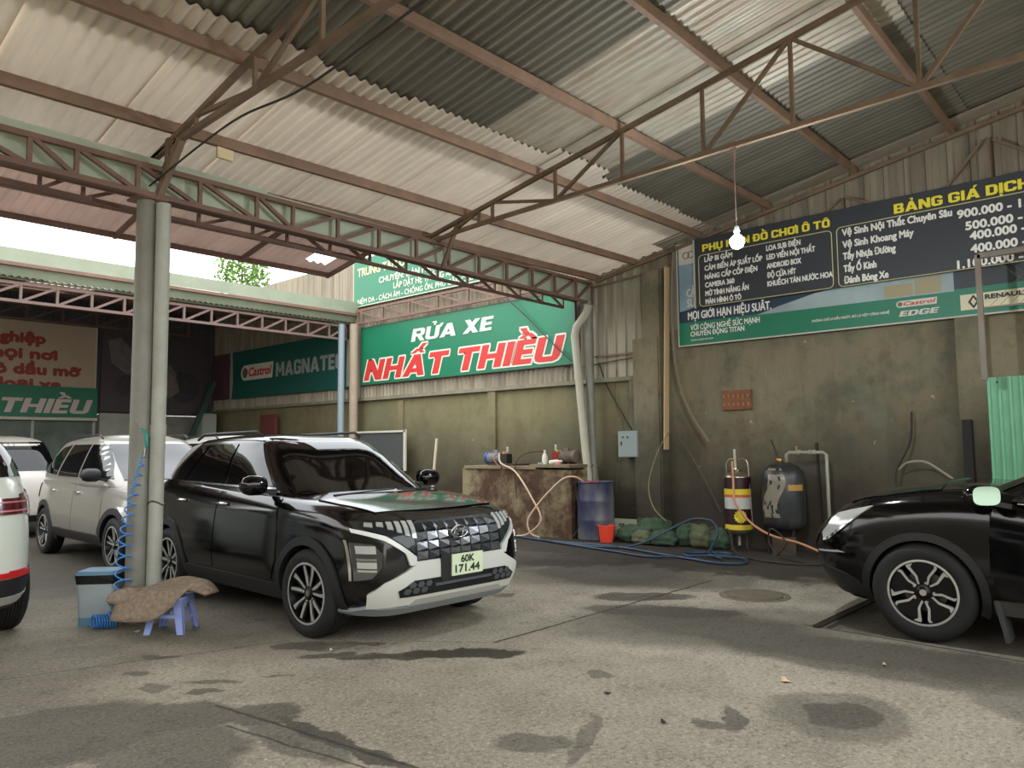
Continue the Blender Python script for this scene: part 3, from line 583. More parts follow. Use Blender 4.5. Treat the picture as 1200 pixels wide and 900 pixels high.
def wt(t, body, y, z, width, cap, mat, **k):
    """lettering on a wall sign, world y / z of the baseline start"""
    x0 = -0.018 - k.pop('lift', 0.0)
    return text(body, (x0, y - t.location.y, z - t.location.z), UW, VW, width, cap, mat, t, n=(-1, 0, 0), **k)

def bwt(t, body, y, z, width, cap, mat, **k):
    return block_text(body, (-0.018 - k.pop('lift', 0.0), y - t.location.y, z - t.location.z), UW, VW, width, cap, mat, t, (-1, 0, 0), **k)
b1 = board('banner', 'big bright green banner with a white line over large red white-edged letters', 'banner', 10.5, 14.22, 8.06, 2.92, 4.21, green_b, 0.03, M('dark_banner_edge', (60, 66, 58), .7), 0.015)
bwt(b1, 'RỬA XE', 12.46, 3.73, 2.45, 0.27, white, shear=0.15)
bwt(b1, 'NHẤT THIỀU', 14.11, 3.00, 5.84, 0.45, white, shear=0.22, grow=.030, name='letter_outline')
bwt(b1, 'NHẤT THIỀU', 14.11, 3.00, 5.84, 0.45, red, shear=0.22, lift=0.004)
b2 = board('banner', 'upper green banner with pale text lines, partly hidden behind the lattice beam', 'banner', 10.5, 14.52, 10.2, 4.75, 5.83, green_t, 0.03, signframe, 0.02)
wt(b2, 'TRUNG TÂM Ô TÔ NHẤT THIỀU', 14.38, 5.44, 3.7, 0.18, M('cream_print', (206, 194, 156), .6), bold=0.010)
wt(b2, 'CHUYÊN: DÁN PHIM, ĐỘ ĐIỆN', 13.58, 5.18, 2.9, 0.125, white, bold=0.005)
wt(b2, 'LẮP ĐẶT HỆ THỐNG ÂM THANH', 13.06, 4.98, 2.6, 0.125, white, bold=0.005)
wt(b2, 'NỆM DA - CÁCH ÂM - CHỐNG ỒN, PHỦ GẦM CAO SU', 14.36, 4.79, 4.05, 0.11, white, bold=0.004)
b3 = board('banner', 'dark green oil banner with pale lettering on the far part of the wall', 'banner', 10.5, 20.36, 14.78, 2.88, 4.20, M('deep_green_vinyl', (24, 84, 76), .5), 0.03)
def logo(t, y, z, w, h, lift=0.0):
    """rounded white plate with a round red and green mark and red script lettering"""
    mb = MB(); o = Vector((-0.0185 - lift, y - t.location.y, z - t.location.z)); sh = 0.12 * h
    pts = [(h * 0.45, 0), (w, 0), (w + sh, h), (h * 0.45, h)] + [(h * 0.45 + h * 0.5 * math.cos(a), h / 2 + h / 2 * math.sin(a)) for a in np.linspace(math.pi / 2, 3 * math.pi / 2, 8)]
    vs = [o + UW * a + VW * b for a, b in pts] + [o + UW * a + VW * b + Vector((-0.004, 0, 0)) for a, b in pts]; n = len(pts)
    mb.add(vs, [tuple(range(n)), tuple(range(2 * n - 1, n - 1, -1))] + [(i, (i + 1) % n, (i + 1) % n + n, i + n) for i in range(n)])
    mb.build('logo_plate', white, t, recalc=True)
    c = o + UW * (h * 0.48) + VW * (h * 0.5)
    MB().lathe([(h * 0.34, 0.005), (h * 0.34, 0.006)], (0, 0, 0), 20, 'x').build('logo_disc', M('logo_green', (30, 120, 80), .5), t).location = c + Vector((-0.011, 0, 0))
    MB().box((0, 0, 0), (0.002, h * 0.5, h * 0.2)).build('logo_bar', red, t).location = c + Vector((-0.0085, -h * 0.12, h * .06))
    text('Castrol', o + UW * (h * 0.95) + VW * (h * 0.26), UW, VW, w - h * 1.0, h * 0.52, red, t, bold=h * 0.03, shear=0.25, n=(-1, 0, 0), off=0.0045)
logo(b3, 19.7, 3.36, 1.62, 0.42)
bwt(b3, 'MAGNATEC', 17.9, 3.36, 3.0, 0.37, M('grey_print', (150, 158, 152), .6))
mb = MB(); mb.add([(-0.017, 2.79, 0), (-0.017, 2.68, 0), (-0.017, 2.60, .5), (-0.017, 2.66, 1.32), (-0.017, 2.79, 1.32)], [(0, 1, 2, 3, 4)])
mb.build('pale_edge_stripe', M('pale_stripe', (150, 148, 140), .6), b3)
tag(MB().box((10.5, 20.9, 3.55), (0.03, 1.0, 1.3)).build('banner', M('maroon_vinyl', (84, 54, 66), .6)), 'dark maroon panel filling the corner beside the dark green banner', 'banner')

# picture board with the green band, and the black price board over it
b4 = board('sign_board', 'long oil advertisement board with a green lower band, behind the black price board', 'sign', 10.52, 6.02, -0.6, 3.03, 4.62, M('navy_vinyl', (44, 58, 74), .5), 0.03, signframe, 0.02)
def flat(t, name, pts, mat, lift=0.001, x=-0.0155):
    mb = MB(); mb.add([(x - lift, y - t.location.y, z - t.location.z) for y, z in pts], [tuple(range(len(pts)))]); return mb.build(name, mat, t)
flat(b4, 'green_band', [(6.02, 3.03), (-0.6, 3.03), (-0.6, 3.35), (6.02, 3.38)], green_t, 0.001)
flat(b4, 'sky_picture', [(6.0, 4.3), (5.7, 4.3), (5.7, 3.62), (5.85, 3.58), (6.0, 3.56)], M('sky_blue_vinyl', (128, 152, 164), .5, var=.25, vscale=1.5), 0.001)
flat(b4, 'white_patch', [(6.0, 4.3), (5.7, 4.3), (5.7, 4.6), (6.0, 4.6)], M('offwhite_vinyl', (206, 202, 186), .5), 0.001)
sw = [(4.75, 3.36), (2.2, 3.34), (2.2, 3.60), (3.2, 3.62), (3.9, 3.56), (4.4, 3.45)]
flat(b4, 'swoosh_picture', sw, M('pale_blue_swoosh', (150, 166, 166), .5, var=.2, vscale=1.3), 0.002)
flat(b4, 'gold_label', [(3.0, 3.36), (2.66, 3.36), (2.66, 3.52), (3.0, 3.52)], M('gold_vinyl', (158, 148, 112), .5), 0.003)
flat(b4, 'gold_label', [(2.64, 3.36), (2.34, 3.36), (2.34, 3.56), (2.64, 3.56)], M('gold_vinyl'), 0.003)
flat(b4, 'dark_panel', [(2.15, 3.37), (-0.55, 3.37), (-0.55, 3.60), (2.15, 3.60)], M('dark_picture', (50, 56, 58), .5), 0.003)
flat(b4, 'emblem_card', [(2.14, 3.09), (-0.5, 3.09), (-0.5, 3.28), (2.14, 3.28)], M('cream_card', (214, 206, 170), .5), 0.003)
for yy in (5.87, 5.78): MB().tube([(-0.02, yy - b4.location.y + .05 * math.cos(a), 4.44 - 3.03 + .05 * math.sin(a)) for a in np.linspace(0, 2 * math.pi, 17)[:-1]], 0.006, 5, closed=True).build('emblem_ring', M('dark_print', (52, 52, 52), .6), b4)
mb = MB()
dk = M('dark_print')
for (ya, yb) in ((2.06, 2.0), (1.94, 2.0)):
    mb.add([(-0.021, ya - b4.location.y, .155), (-0.021, 2.0 - b4.location.y, .07), (-0.021, 2.0 - b4.location.y, .105), (-0.021, (ya + 2.0) / 2 - b4.location.y, .155), (-0.021, 2.0 - b4.location.y, .205), (-0.021, 2.0 - b4.location.y, .24)], [(0, 1, 2, 3), (0, 3, 4, 5)])
mb.build('diamond_emblem', dk, b4)
wt(b4, 'RENAULT T', 1.88, 3.20, 0.55, 0.05, dk, bold=0.004, lift=0.003)
wt(b4, 'VỚI CÔNG NGHỆ SỨC MẠNH', 5.82, 3.25, 1.12, 0.08, whiteb, bold=0.002)
wt(b4, 'CHUYỂN ĐỘNG TITAN', 5.82, 3.155, 0.88, 0.072, whiteb, bold=0.002)
wt(b4, 'www.castrol.com', 5.82, 3.085, 0.38, 0.03, white, bold=0.001)
wt(b4, 'MỌI GIỚI HẠN HIỆU SUẤT.', 5.86, 3.42, 1.34, 0.115, whiteb, bold=0.004)
wt(b4, 'SỨ', 5.87, 3.62, 0.15, 0.12, white, bold=0.006)
wt(b4, 'CẢ', 5.87, 3.78, 0.15, 0.12, white, bold=0.006)
wt(b4, 'KHÔNG CHỈ LÀ DẦU NHỚT, ĐÓ LÀ MỘT CÔNG NGHỆ', 3.95, 3.16, 1.0, 0.03, white, bold=0.002)
logo(b4, 2.86, 3.215, 0.46, 0.085, 0.002)
bwt(b4, 'EDGE', 2.84, 3.10, 0.47, 0.07, white, shear=0.2)
b5 = board('price_board', 'long black service price board with yellow headings and white text lines', 'sign', 10.46, 5.68, -0.6, 3.575, 4.645, blackb, 0.03)
MB().box((0, (5.70 - b5.location.y), 0.535), (0.035, 0.025, 1.07)).build('edge_strip', signframe, b5)
bwt(b5, 'PHỤ KIỆN ĐỒ CHƠI Ô TÔ', 5.55, 4.43, 1.92, 0.11, yellow)
bwt(b5, 'BẢNG GIÁ DỊCH', 2.82, 4.43, 1.48, 0.125, yellow)
L1 = ['LẮP BI GẦM', 'CẢM BIẾN ÁP SUẤT LỐP', 'NÂNG CẤP CỐP ĐIỆN', 'CAMERA 360', 'MỞ TÍNH NĂNG ẨN', 'MÀN HÌNH Ô TÔ']
for s, z, w in zip(L1, (4.265, 4.13, 3.995, 3.87, 3.74, 3.615), (.46, .92, .84, .48, .70, .58)): wt(b5, s, 5.52, z, w, 0.072, whiteb, bold=0.004)
for s, z, w in zip(['LOA SUB ĐIỆN', 'LED VIỀN NỘI THẤT', 'ANDROID BOX', 'ĐỘ CỬA HÍT', 'KHUẾCH TÁN NƯỚC HOA'], (4.26, 4.13, 4.0, 3.865, 3.74), (.50, .70, .50, .42, .92)): wt(b5, s, 4.54, z, w, 0.072, whiteb, bold=0.004)
for s, z, w in zip(['Vệ Sinh Nội Thất Chuyên Sâu', 'Vệ Sinh Khoang Máy', 'Tẩy Nhựa Đường', 'Tẩy Ố Kính', 'Đánh Bóng Xe'], (4.27, 4.105, 3.945, 3.775, 3.62), (1.32, .88, .66, .42, .56)): wt(b5, s, 3.48, z, w, 0.088, whiteb, bold=0.005)
for s, y_, z, w in zip(['900.000 - 1.300.000', '500.000 -1.000.000', '400.000 - 700.000', '400.000 - 800.000', '1.100.000 -1.800.000'], (2.11, 2.03, 1.99, 1.99, 2.14), (4.22, 4.06, 3.93, 3.77, 3.60), (1.2, 1.2, 1.1, 1.1, 1.3)): wt(b5, s, y_, z, w, 0.095, whiteb, bold=0.006)
def rr(t, y0, y1, z0, z1, r=0.06, w=0.006):
    pts = []
    for cy, cz, a0 in ((y1 + r, z1 - r, 0), (y0 - r, z1 - r, 1), (y0 - r, z0 + r, 2), (y1 + r, z0 + r, 3)):
        for k in range(5):
            a = (a0 + k / 4) * math.pi / 2; pts.append((-0.017, cy - r * math.cos(a) - t.location.y, cz + r * math.sin(a) - t.location.z))
    MB().tube(pts, w, 4, closed=True).build('outline', M('cream_line', (206, 200, 140), .6), t)
rr(b5, 5.62, 3.62, 3.59, 4.38); rr(b5, 3.55, 0.3, 3.585, 4.395)

# signs on the back wall (they face the camera side, reading along +x)
UB = Vector((1, 0, 0))
s1 = empty('sign_board', (4.7, 21.42, 2.9)); tag(s1, 'big cream sign with dull red lowercase lines on the far back wall at left', 'sign')
MB().box((0, 0, 0.88), (5.2, 0.03, 1.82)).build('panel', M('cream_sign', (186, 166, 142), .6, var=.05), s1)
MB().box((2.61, -0.01, 0.88), (0.04, 0.04, 1.82)).build('edge_strip', signframe, s1)
dred = M('dull_red_print', (150, 58, 52), .6)
def bt(t, body, x, z, w, cap, mat, **k): return text(body, (x - t.location.x, -0.018 - k.pop('lift', 0), z - t.location.z), UB, VW, w, cap, mat, t, n=(0, -1, 0), **k)
for s, x_, z, w in (('nghiệp', 4.93, 4.16, 1.2), ('mọi nơi', 4.86, 3.77, 1.55), ('ô dầu mỡ', 5.05, 3.385, 1.93), ('loại xe', 5.16, 3.03, 1.35)): bt(s1, s, x_, z, w, 0.23, dred, bold=0.024)
s2 = empty('banner', (5.0, 21.33, 2.33)); tag(s2, 'dirty green banner with slanted white letters below the cream sign at far left', 'banner')
MB().box((-0.2, 0, 0.38), (5.1, 0.03, 0.76)).build('panel', green_b, s2)
block_text('THIỀU', (5.12 - s2.location.x, -0.018, 2.42 - s2.location.z), UB, VW, 2.12, 0.36, M('offwhite_letters', (200, 184, 178), .6), s2, (0, -1, 0), shear=0.22)
MB().box((-0.2, -0.02, -0.05), (5.1, 0.08, 0.07)).build('rail', signframe, s2)
s3 = empty('poster', (8.9, 21.42, 2.5)); tag(s3, 'large dark faded motorcycle poster on the back wall behind the grey column', 'poster')
MB().box((0, 0, 1.05), (2.9, 0.02, 2.1)).build('panel', M('dark_plum_print', (78, 68, 72), .6, var=.12, vscale=1.2), s3)
PK = [0]
def pp(name, pts, col): PK[0] += 1; mb = MB(); mb.add([(x, -0.0115 - .0008 * PK[0], z) for x, z in pts], [tuple(range(len(pts)))]); mb.build(name, M('print_' + name, col, .6, var=.2, vscale=7), s3)
circ = lambda cx, cz, r: [(cx + r * math.cos(a), cz + r * math.sin(a)) for a in np.linspace(0, 6.28, 21)[:-1]]
pp('wheel_print', circ(0.75, 0.75, 0.45), (60, 56, 60)); pp('fairing_print', [(-0.9, 1.5), (-0.55, 1.75), (-0.2, 1.55), (0.35, 1.35), (0.55, 1.1), (0.3, 0.6), (-0.35, 0.5), (-0.6, 0.9)], (104, 96, 96))
pp('rider_print', [(-1.3, 1.9), (-1.0, 2.0), (-.7, 1.7), (-.5, 1.2), (-.8, 1.0), (-1.2, 1.3)], (112, 104, 104)); pp('engine_print', [(.0, 1.25), (.3, 1.15), (.55, .95), (.62, .6), (.35, .42), (.05, .5), (-.1, .8)], (118, 108, 100)); pp('wing_print', [(-0.2, 0.45), (0.2, 0.42), (0.5, 0.8), (0.42, 0.95), (0.15, 0.85)], (124, 112, 102)); pp('wheel_hub_print', circ(-0.8, 0.7, 0.3), (62, 58, 62))
# glazed kiosk below the green banner
k = empty('kiosk_window', (5.0, 21.35, 1.0)); tag(k, 'wide glazed window of the back office below the dirty green banner', 'window')
MB().box((0, 0.05, 0.62), (4.7, 0.02, 1.2)).build('pane', M('office_glass', (96, 108, 100), 0.12, var=.35, vscale=1.2), k)
mb = MB()
for x_ in (-2.35, -0.9, 0.9, 2.3): mb.box((x_, 0.02, 0.62), (0.06, 0.06, 1.26))
mb.box((0, 0.02, 0.0), (4.7, 0.06, 0.06)); mb.build('frame', M('pale_aluminium', (158, 158, 148), .5), k)
tag(MB().box((7.88, 21.3, 1.225), (0.95, 0.12, 2.45)).build('concrete_panel', M('pale_cement_panel', (158, 158, 148), .85, var=.1, vscale=3)), 'pale cement panel standing between the kiosk window and the grey column', 'panel')
tag(MB().box((9.55, 21.42, 1.25), (1.6, 0.12, 2.3)).build('concrete_panel', M('mottled_cement', (124, 122, 112), .9, var=.25, vscale=4)), 'mottled cement panel under the motorcycle poster', 'panel')
wc = empty('wall_cabinet', (10.2, 21.1, 1.5)); tag(wc, 'plain white metal cabinet in the far corner below the maroon panel', 'cabinet')
MB().box((0, 0, 0.5), (0.42, 0.3, 1.0)).build('body', M('white_enamel', (166, 172, 164), .5), wc); MB().box((0, -0.16, 0.5), (0.38, 0.02, 0.94)).build('door', M('white_enamel'), wc)
tag(MB().bar((8.85, 20.8, 0.0), (10.25, 20.8, 3.4), 0.12).build('brace', M('dark_green_paint', (52, 74, 66), .6)), 'dark green diagonal brace in front of the far corner', 'brace')
tag(MB().box((10.42, 18.1, 2.1), (0.1, 0.7, 0.55)).build('red_board', M('faded_red_board', (104, 50, 46), .7)), 'faded red board leaning on the wall beyond the black car roof', 'board')
wd = empty('folded_frame', (10.3, 13.6, 1.05)); tag(wd, 'dark panel in a pale frame leaning on the wall behind the black car', 'panel')
MB().box((0, -0.35, 0.38), (0.05, 1.7, 0.76)).build('panel', M('dark_grey_board', (70, 72, 72), .6), wd); MB().box((-0.03, -1.2, 0.38), (0.04, 0.06, 0.86)).build('edge', signframe, wd); MB().box((-0.03, -0.35, 0.78), (0.04, 1.75, 0.04)).build('edge', signframe, wd)
tag(MB().bar((10.2, 11.55, 0.0), (10.35, 11.5, 1.66), 0.05, 0.03).build('wooden_stick', M('pale_stick', (186, 172, 148), .7)), 'thin pale stick leaning on the wall above the black car hood', 'stick')

# lamp
lp = empty('hanging_bulb', (6.5, 3.1, 4.27)); tag(lp, 'bright bare bulb hanging on a thin wire from the truss before the price board', 'lamp')
MB().tube([(0, 0, 0.02), (0.01, 0.01, -0.2), (0, 0, -0.80)], 0.004, 5).build('wire', M('pale_wire', (150, 130, 120), .6), lp)
MB().tube([(0, 0.03, 0.03), (0.01, 0.04, -0.1), (0.0, 0.0, -0.17), (-0.01, -0.02, -0.05), (0, 0, 0.04)], 0.005, 5).build('hook_wire', M('pinkish_wire', (150, 110, 100), .6), lp)
MB().lathe([(0.02, -0.86), (0.028, -0.82), (0.02, -0.78)], n=12).build('socket', M('white_enamel'), lp)
bulb = MB().lathe([(0.012, -0.99), (0.045, -0.975), (0.065, -0.94), (0.065, -0.90), (0.03, -0.86)], n=16).build('bulb', M('lit_bulb', (255, 255, 255), .5, emis=(240, 248, 255), es=300), lp, smooth=True)
pl = bpy.data.lights.new('bulb_light', 'POINT'); pl.energy = 80; pl.color = (0.86, 0.93, 1.0); pl.shadow_soft_size = 0.06
plo = bpy.data.objects.new('bulb_light', pl); COL.objects.link(plo); plo.parent = lp; plo.location = (0, 0, -1.08)

# mesh-covered steel frame and green ribbed panel at the right
fp = empty('mesh_gate', (9.9, 1.82, 2.2)); tag(fp, 'grey steel frame with wire mesh in front of the price board at the right edge', 'frame')
steel_w = M('worn_grey_steel', (124, 118, 104), .6, .2, var=.2, vscale=6, dirt=(112, 72, 58), dirt_amt=.5)
MB().box((0, 0, 0.70), (0.06, 0.055, 1.43)).build('post', steel_w, fp); MB().box((0, -1.6, 1.40), (0.06, 3.2, 0.06)).build('top_rail', steel_w, fp); MB().box((0, -1.6, 0.80), (0.03, 3.2, 0.02)).build('lower_rail', steel_w, fp)
mb = MB()
for k_ in range(34):
    a = -0.1 - k_ * 0.095
    for s_ in (1, -1):
        y0_, y1_ = a, a - 0.58
        if s_ < 0: mb.bar((0.0, y0_, 0.82), (0, y1_, 1.38), 0.004)
        else: mb.bar((0.004, y0_, 1.38), (0.004, y1_, 0.82), 0.004)
tag(mb.build('wire_mesh', M('wire_mesh_steel', (96, 92, 80), .5, .6), fp), kind='stuff')
gp = empty('corrugated_panel', (10.2, 0.3, 1.0)); tag(gp, 'mint green ribbed metal panel standing at the wall behind the right-hand car', 'panel')
corr(-1.6, 1.56, 0, 1, lambda u_, v_, h: (-h, u_, 0 if v_ == 0 else 1.23), 0.105, 0.03, 'rib').build('sheet', M('mint_green_sheet', (110, 170, 132), .45, var=.08, vscale=3), gp)
mb = MB()
for a in range(8): mb.lathe([(0.012, -0.008), (0.008, 0.0)], (-0.035, 1.45 - a * 0.42, 1.17), 8, 'x')
mb.build('screws', M('dark_print'), gp)
# ================================================================ vehicles
black_paint = M('black_car_paint', (7, 7, 8), 0.10, 0.0, spec=0.5)
silver_paint = M('silver_car_paint', (134, 131, 122), 0.3, 0.25, coat=0.6)
white_paint = M('white_car_paint', (216, 222, 212), 0.3, coat=0.7)
pearl_paint = M('pearl_white_paint', (176, 170, 162), 0.32, coat=0.5)
cladp = M('black_plastic_cladding', (26, 26, 28), 0.55)
glass_d = M('dark_tinted_glass', (8, 9, 10), 0.04, spec=0.5)
chrome = M('chrome', (210, 210, 208), 0.12, 1.0)
satin = M('satin_silver_trim', (176, 176, 170), 0.35, 0.3)
rubber = M('tyre_rubber', (20, 20, 20), 0.75, bump=0.15)
rimdark = M('gloss_black_rim', (16, 16, 18), 0.3, 0.4)
rimlit = M('machined_alloy', (196, 196, 190), 0.32, 0.6)
lampglass = M('clear_lamp_cover', (196, 198, 194), 0.15, 0.4)
lampdark = M('smoked_lamp', (50, 54, 56), 0.1, 0.4)
redlamp = M('red_tail_lamp', (84, 14, 20), 0.15, coat=0.6)
brightred = M('bright_red_reflector', (190, 34, 34), 0.3, emis=(190, 30, 30), es=0.0)
interior = M('dark_cabin', (14, 14, 15), 0.8)

def interp(tab, x):
    xs_ = [a for a, _ in tab]; ys_ = [b for _, b in tab]; n = len(xs_)
    if x <= xs_[0]: return ys_[0]
    if x >= xs_[-1]: return ys_[-1]
    d = [(ys_[i + 1] - ys_[i]) / (xs_[i + 1] - xs_[i]) for i in range(n - 1)]
    m = [d[0]] + [0 if d[i - 1] * d[i] <= 0 else 2 * d[i - 1] * d[i] / (d[i - 1] + d[i]) for i in range(1, n - 1)] + [d[-1]]
    for i in range(n - 1):
        if x <= xs_[i + 1]:
            h = xs_[i + 1] - xs_[i]; t = (x - xs_[i]) / h
            return (2 * t ** 3 - 3 * t ** 2 + 1) * ys_[i] + (t ** 3 - 2 * t ** 2 + t) * h * m[i] + (-2 * t ** 3 + 3 * t ** 2) * ys_[i + 1] + (t ** 3 - t ** 2) * h * m[i + 1]

def unit_ring(a, w, n, N):
    """points of |X|^n + |Y|^n = 1, spaced evenly in arc length for half sizes a, w"""
    K = 4000; th = np.linspace(0, 2 * math.pi, K + 1)
    c, s = np.cos(th), np.sin(th); r = (np.abs(c / 1.0) ** n + np.abs(s / 1.0) ** n) ** (-1 / n)
    # parametrise by true angle of the stretched shape
    c2, s2 = np.cos(th) / a, np.sin(th) / w; r = (np.abs(c2) ** n + np.abs(s2) ** n) ** (-1 / n)
    X, Y = r * c2, r * s2
    L = np.concatenate([[0], np.cumsum(np.hypot(np.diff(X * a), np.diff(Y * w)))])
    t = np.linspace(0, L[-1], N + 1)[:-1]
    return np.interp(t, L, X), np.interp(t, L, Y)

class Shape:
    """a body volume as stacked rounded outlines; side(x,z), front(y,z), rear(y,z), top(x,y) give points on its skin"""
    def __init__(s, zb, zt, xf, xr, w, n, crown, x0=0.0):
        s.zb, s.zt, s.xf, s.xr, s.w, s.n, s.crown, s.x0 = zb, zt, xf, xr, w, n, crown, x0
    def T(s, x, z): return min(1, max(0, (z - interp(s.zb, x)) / (interp(s.zt, x) - interp(s.zb, x))))
    def side(s, x, z, sg=1):
        t = s.T(x, z); a = interp(s.xf, t) - s.x0 if x > s.x0 else s.x0 - interp(s.xr, t)
        k = max(0.0, 1 - min(1, abs((x - s.x0) / a)) ** s.n)
        return Vector((x, sg * interp(s.w, t) * k ** (1 / s.n), z))
    def _end(s, y, z, tab, sg):
        x = interp(tab, 0.5)
        for _ in range(4):
            t = s.T(x, z); k = max(0.0, 1 - min(1, abs(y / interp(s.w, t))) ** s.n); x = s.x0 + (interp(tab, t) - s.x0) * k ** (1 / s.n)
        return Vector((x, y, z))
    def front(s, y, z): return s._end(y, z, s.xf, 1)
    def rear(s, y, z): return s._end(y, z, s.xr, -1)
    def top(s, x, y):
        a = interp(s.xf, 1) - s.x0 if x > s.x0 else s.x0 - interp(s.xr, 1)
        q = min(1, (abs((x - s.x0) / a) ** s.n + abs(y / interp(s.w, 1)) ** s.n) ** (1 / s.n))
        return Vector((x, y, interp(s.zt, x) + s.crown * (1 - q ** 4)))
    def mesh(s, N=120, Kt=26, Kc=10):
        X, Y = unit_ring((interp(s.xf, .5) - interp(s.xr, .5)) / 2, interp(s.w, .5), s.n, N)
        vs = []; fs = []
        ts = list(np.linspace(0, 0.8, int(Kt * .6))) + list(np.linspace(0.8, 1, int(Kt * .4) + 1))[1:]
        for t in ts:
            af, ar, w = interp(s.xf, t) - s.x0, s.x0 - interp(s.xr, t), interp(s.w, t)
            for X_, Y_ in zip(X, Y):
                x = s.x0 + X_ * (af if X_ > 0 else ar); zb, zt = interp(s.zb, x), interp(s.zt, x)
                vs.append((x, Y_ * w, zb + (zt - zb) * t))
        rows = len(ts)
        af, ar, w = interp(s.xf, 1) - s.x0, s.x0 - interp(s.xr, 1), interp(s.w, 1)
        qs = list(np.linspace(1, 0, Kc + 1))[1:-1]
        for q in qs:
            for X_, Y_ in zip(X, Y):
                x = s.x0 + q * X_ * (af if X_ > 0 else ar); vs.append(tuple(s.top(x, q * Y_ * w)))
        rows += len(qs)
        for i in range(rows - 1):
            for k in range(N):
                l = (k + 1) % N; fs.append((i * N + k, i * N + l, (i + 1) * N + l, (i + 1) * N + k))
        vs.append(tuple(s.top(s.x0, 0))); c = len(vs) - 1
        for k in range(N): fs.append(((rows - 1) * N + k, (rows - 1) * N + (k + 1) % N, c))
        fs.append(tuple(range(N - 1, -1, -1)))
        return vs, fs

def dens(pts, res, closed=True):
    out = []; n = len(pts)
    for i in range(n if closed else n - 1):
        a, b = pts[i], pts[(i + 1) % n]; L = math.hypot(b[0] - a[0], b[1] - a[1]); k = max(1, int(math.ceil(L / res)))
        out += [(a[0] + (b[0] - a[0]) * j / k, a[1] + (b[1] - a[1]) * j / k) for j in range(k)]
    return out
def smooth2(pts, k=4):
    """rounded closed outline through the points"""
    return [(p.x, p.y) for p in catmull([(a, b, 0) for a, b in pts], k, True)]

def patch(pts, mp, off, thick, mat, name, parent, res=0.05, flip=False, label=None, mb_out=None):
    """sheet following a body surface: closed 2-D outline pts mapped through mp, raised by off, edges going down by thick"""
    P = dens(pts, res); n = len(P)
    xs_ = [p[0] for p in P]; ys_ = [p[1] for p in P]
    inner = []
    x = min(xs_) + res
    def inside(px, py):
        c = False; j = n - 1
        for i in range(n):
            if (P[i][1] > py) != (P[j][1] > py) and px < (P[j][0] - P[i][0]) * (py - P[i][1]) / (P[j][1] - P[i][1]) + P[i][0]: c = not c
            j = i
        return c
    while x < max(xs_):
        y = min(ys_) + res
        while y < max(ys_):
            if inside(x, y) and min((x - a) ** 2 + (y - b) ** 2 for a, b in P) > (res * .45) ** 2: inner.append((x, y))
            y += res
        x += res
    V, E_, F, *_ = delaunay_2d_cdt([Vector(p) for p in P + inner], [(i, (i + 1) % n) for i in range(n)], [], 1, 1e-5)
    e = 0.004; tv = []; nv = []
    ext = [v for v in V]
    for v in V:
        p = mp(v.x, v.y); nn = (mp(v.x + e, v.y) - mp(v.x - e, v.y)).cross(mp(v.x, v.y + e) - mp(v.x, v.y - e))
        nn = nn.normalized() if nn.length > 1e-12 else Vector((0, 0, 1))
        if flip: nn = -nn
        tv.append(p + nn * off); nv.append(nn)
    from collections import Counter
    ed = Counter()
    for f in F:
        for i in range(3): ed[(f[i], f[(i + 1) % 3])] += 1
    m = len(tv); vs = list(tv) + [p - nn * thick for p, nn in zip(tv, nv)]; fs = []
    for f in F: fs.append(tuple(reversed(f)) if flip else tuple(f))
    for (a, b) in ed:
        if (b, a) not in ed: fs.append((b, a, a + m, b + m) if not flip else (a, b, b + m, a + m))
    mb = mb_out or MB(); mb.add(vs, fs)
    if mb_out is not None: return None
    o = mb.build(name, mat, parent, smooth=True, autosmooth=35)
    if label: o['label'] = label
    return o

def cut(o, hubs, r, yin, halfw):
    """wheel wells cut out of the body"""
    mb = MB()
    for x, z in hubs:
        for sg in (-1, 1): mb.lathe([(r, -0.3), (r, 0.3)], (x, sg * (yin + 0.3), z), 40, 'y')
    c = mb.build('cutter', cladp, o.parent, recalc=True)
    o.data.materials.append(cladp)
    md = o.modifiers.new('b', 'BOOLEAN'); md.object = c; md.operation = 'DIFFERENCE'; md.solver = 'EXACT'; md.material_mode = 'TRANSFER'
    dg = bpy.context.evaluated_depsgraph_get(); me = bpy.data.meshes.new_from_object(o.evaluated_get(dg))
    o.modifiers.clear(); old = o.data; o.data = me; bpy.data.meshes.remove(old); bpy.data.objects.remove(c)
    me.set_sharp_from_angle(angle=R(35))

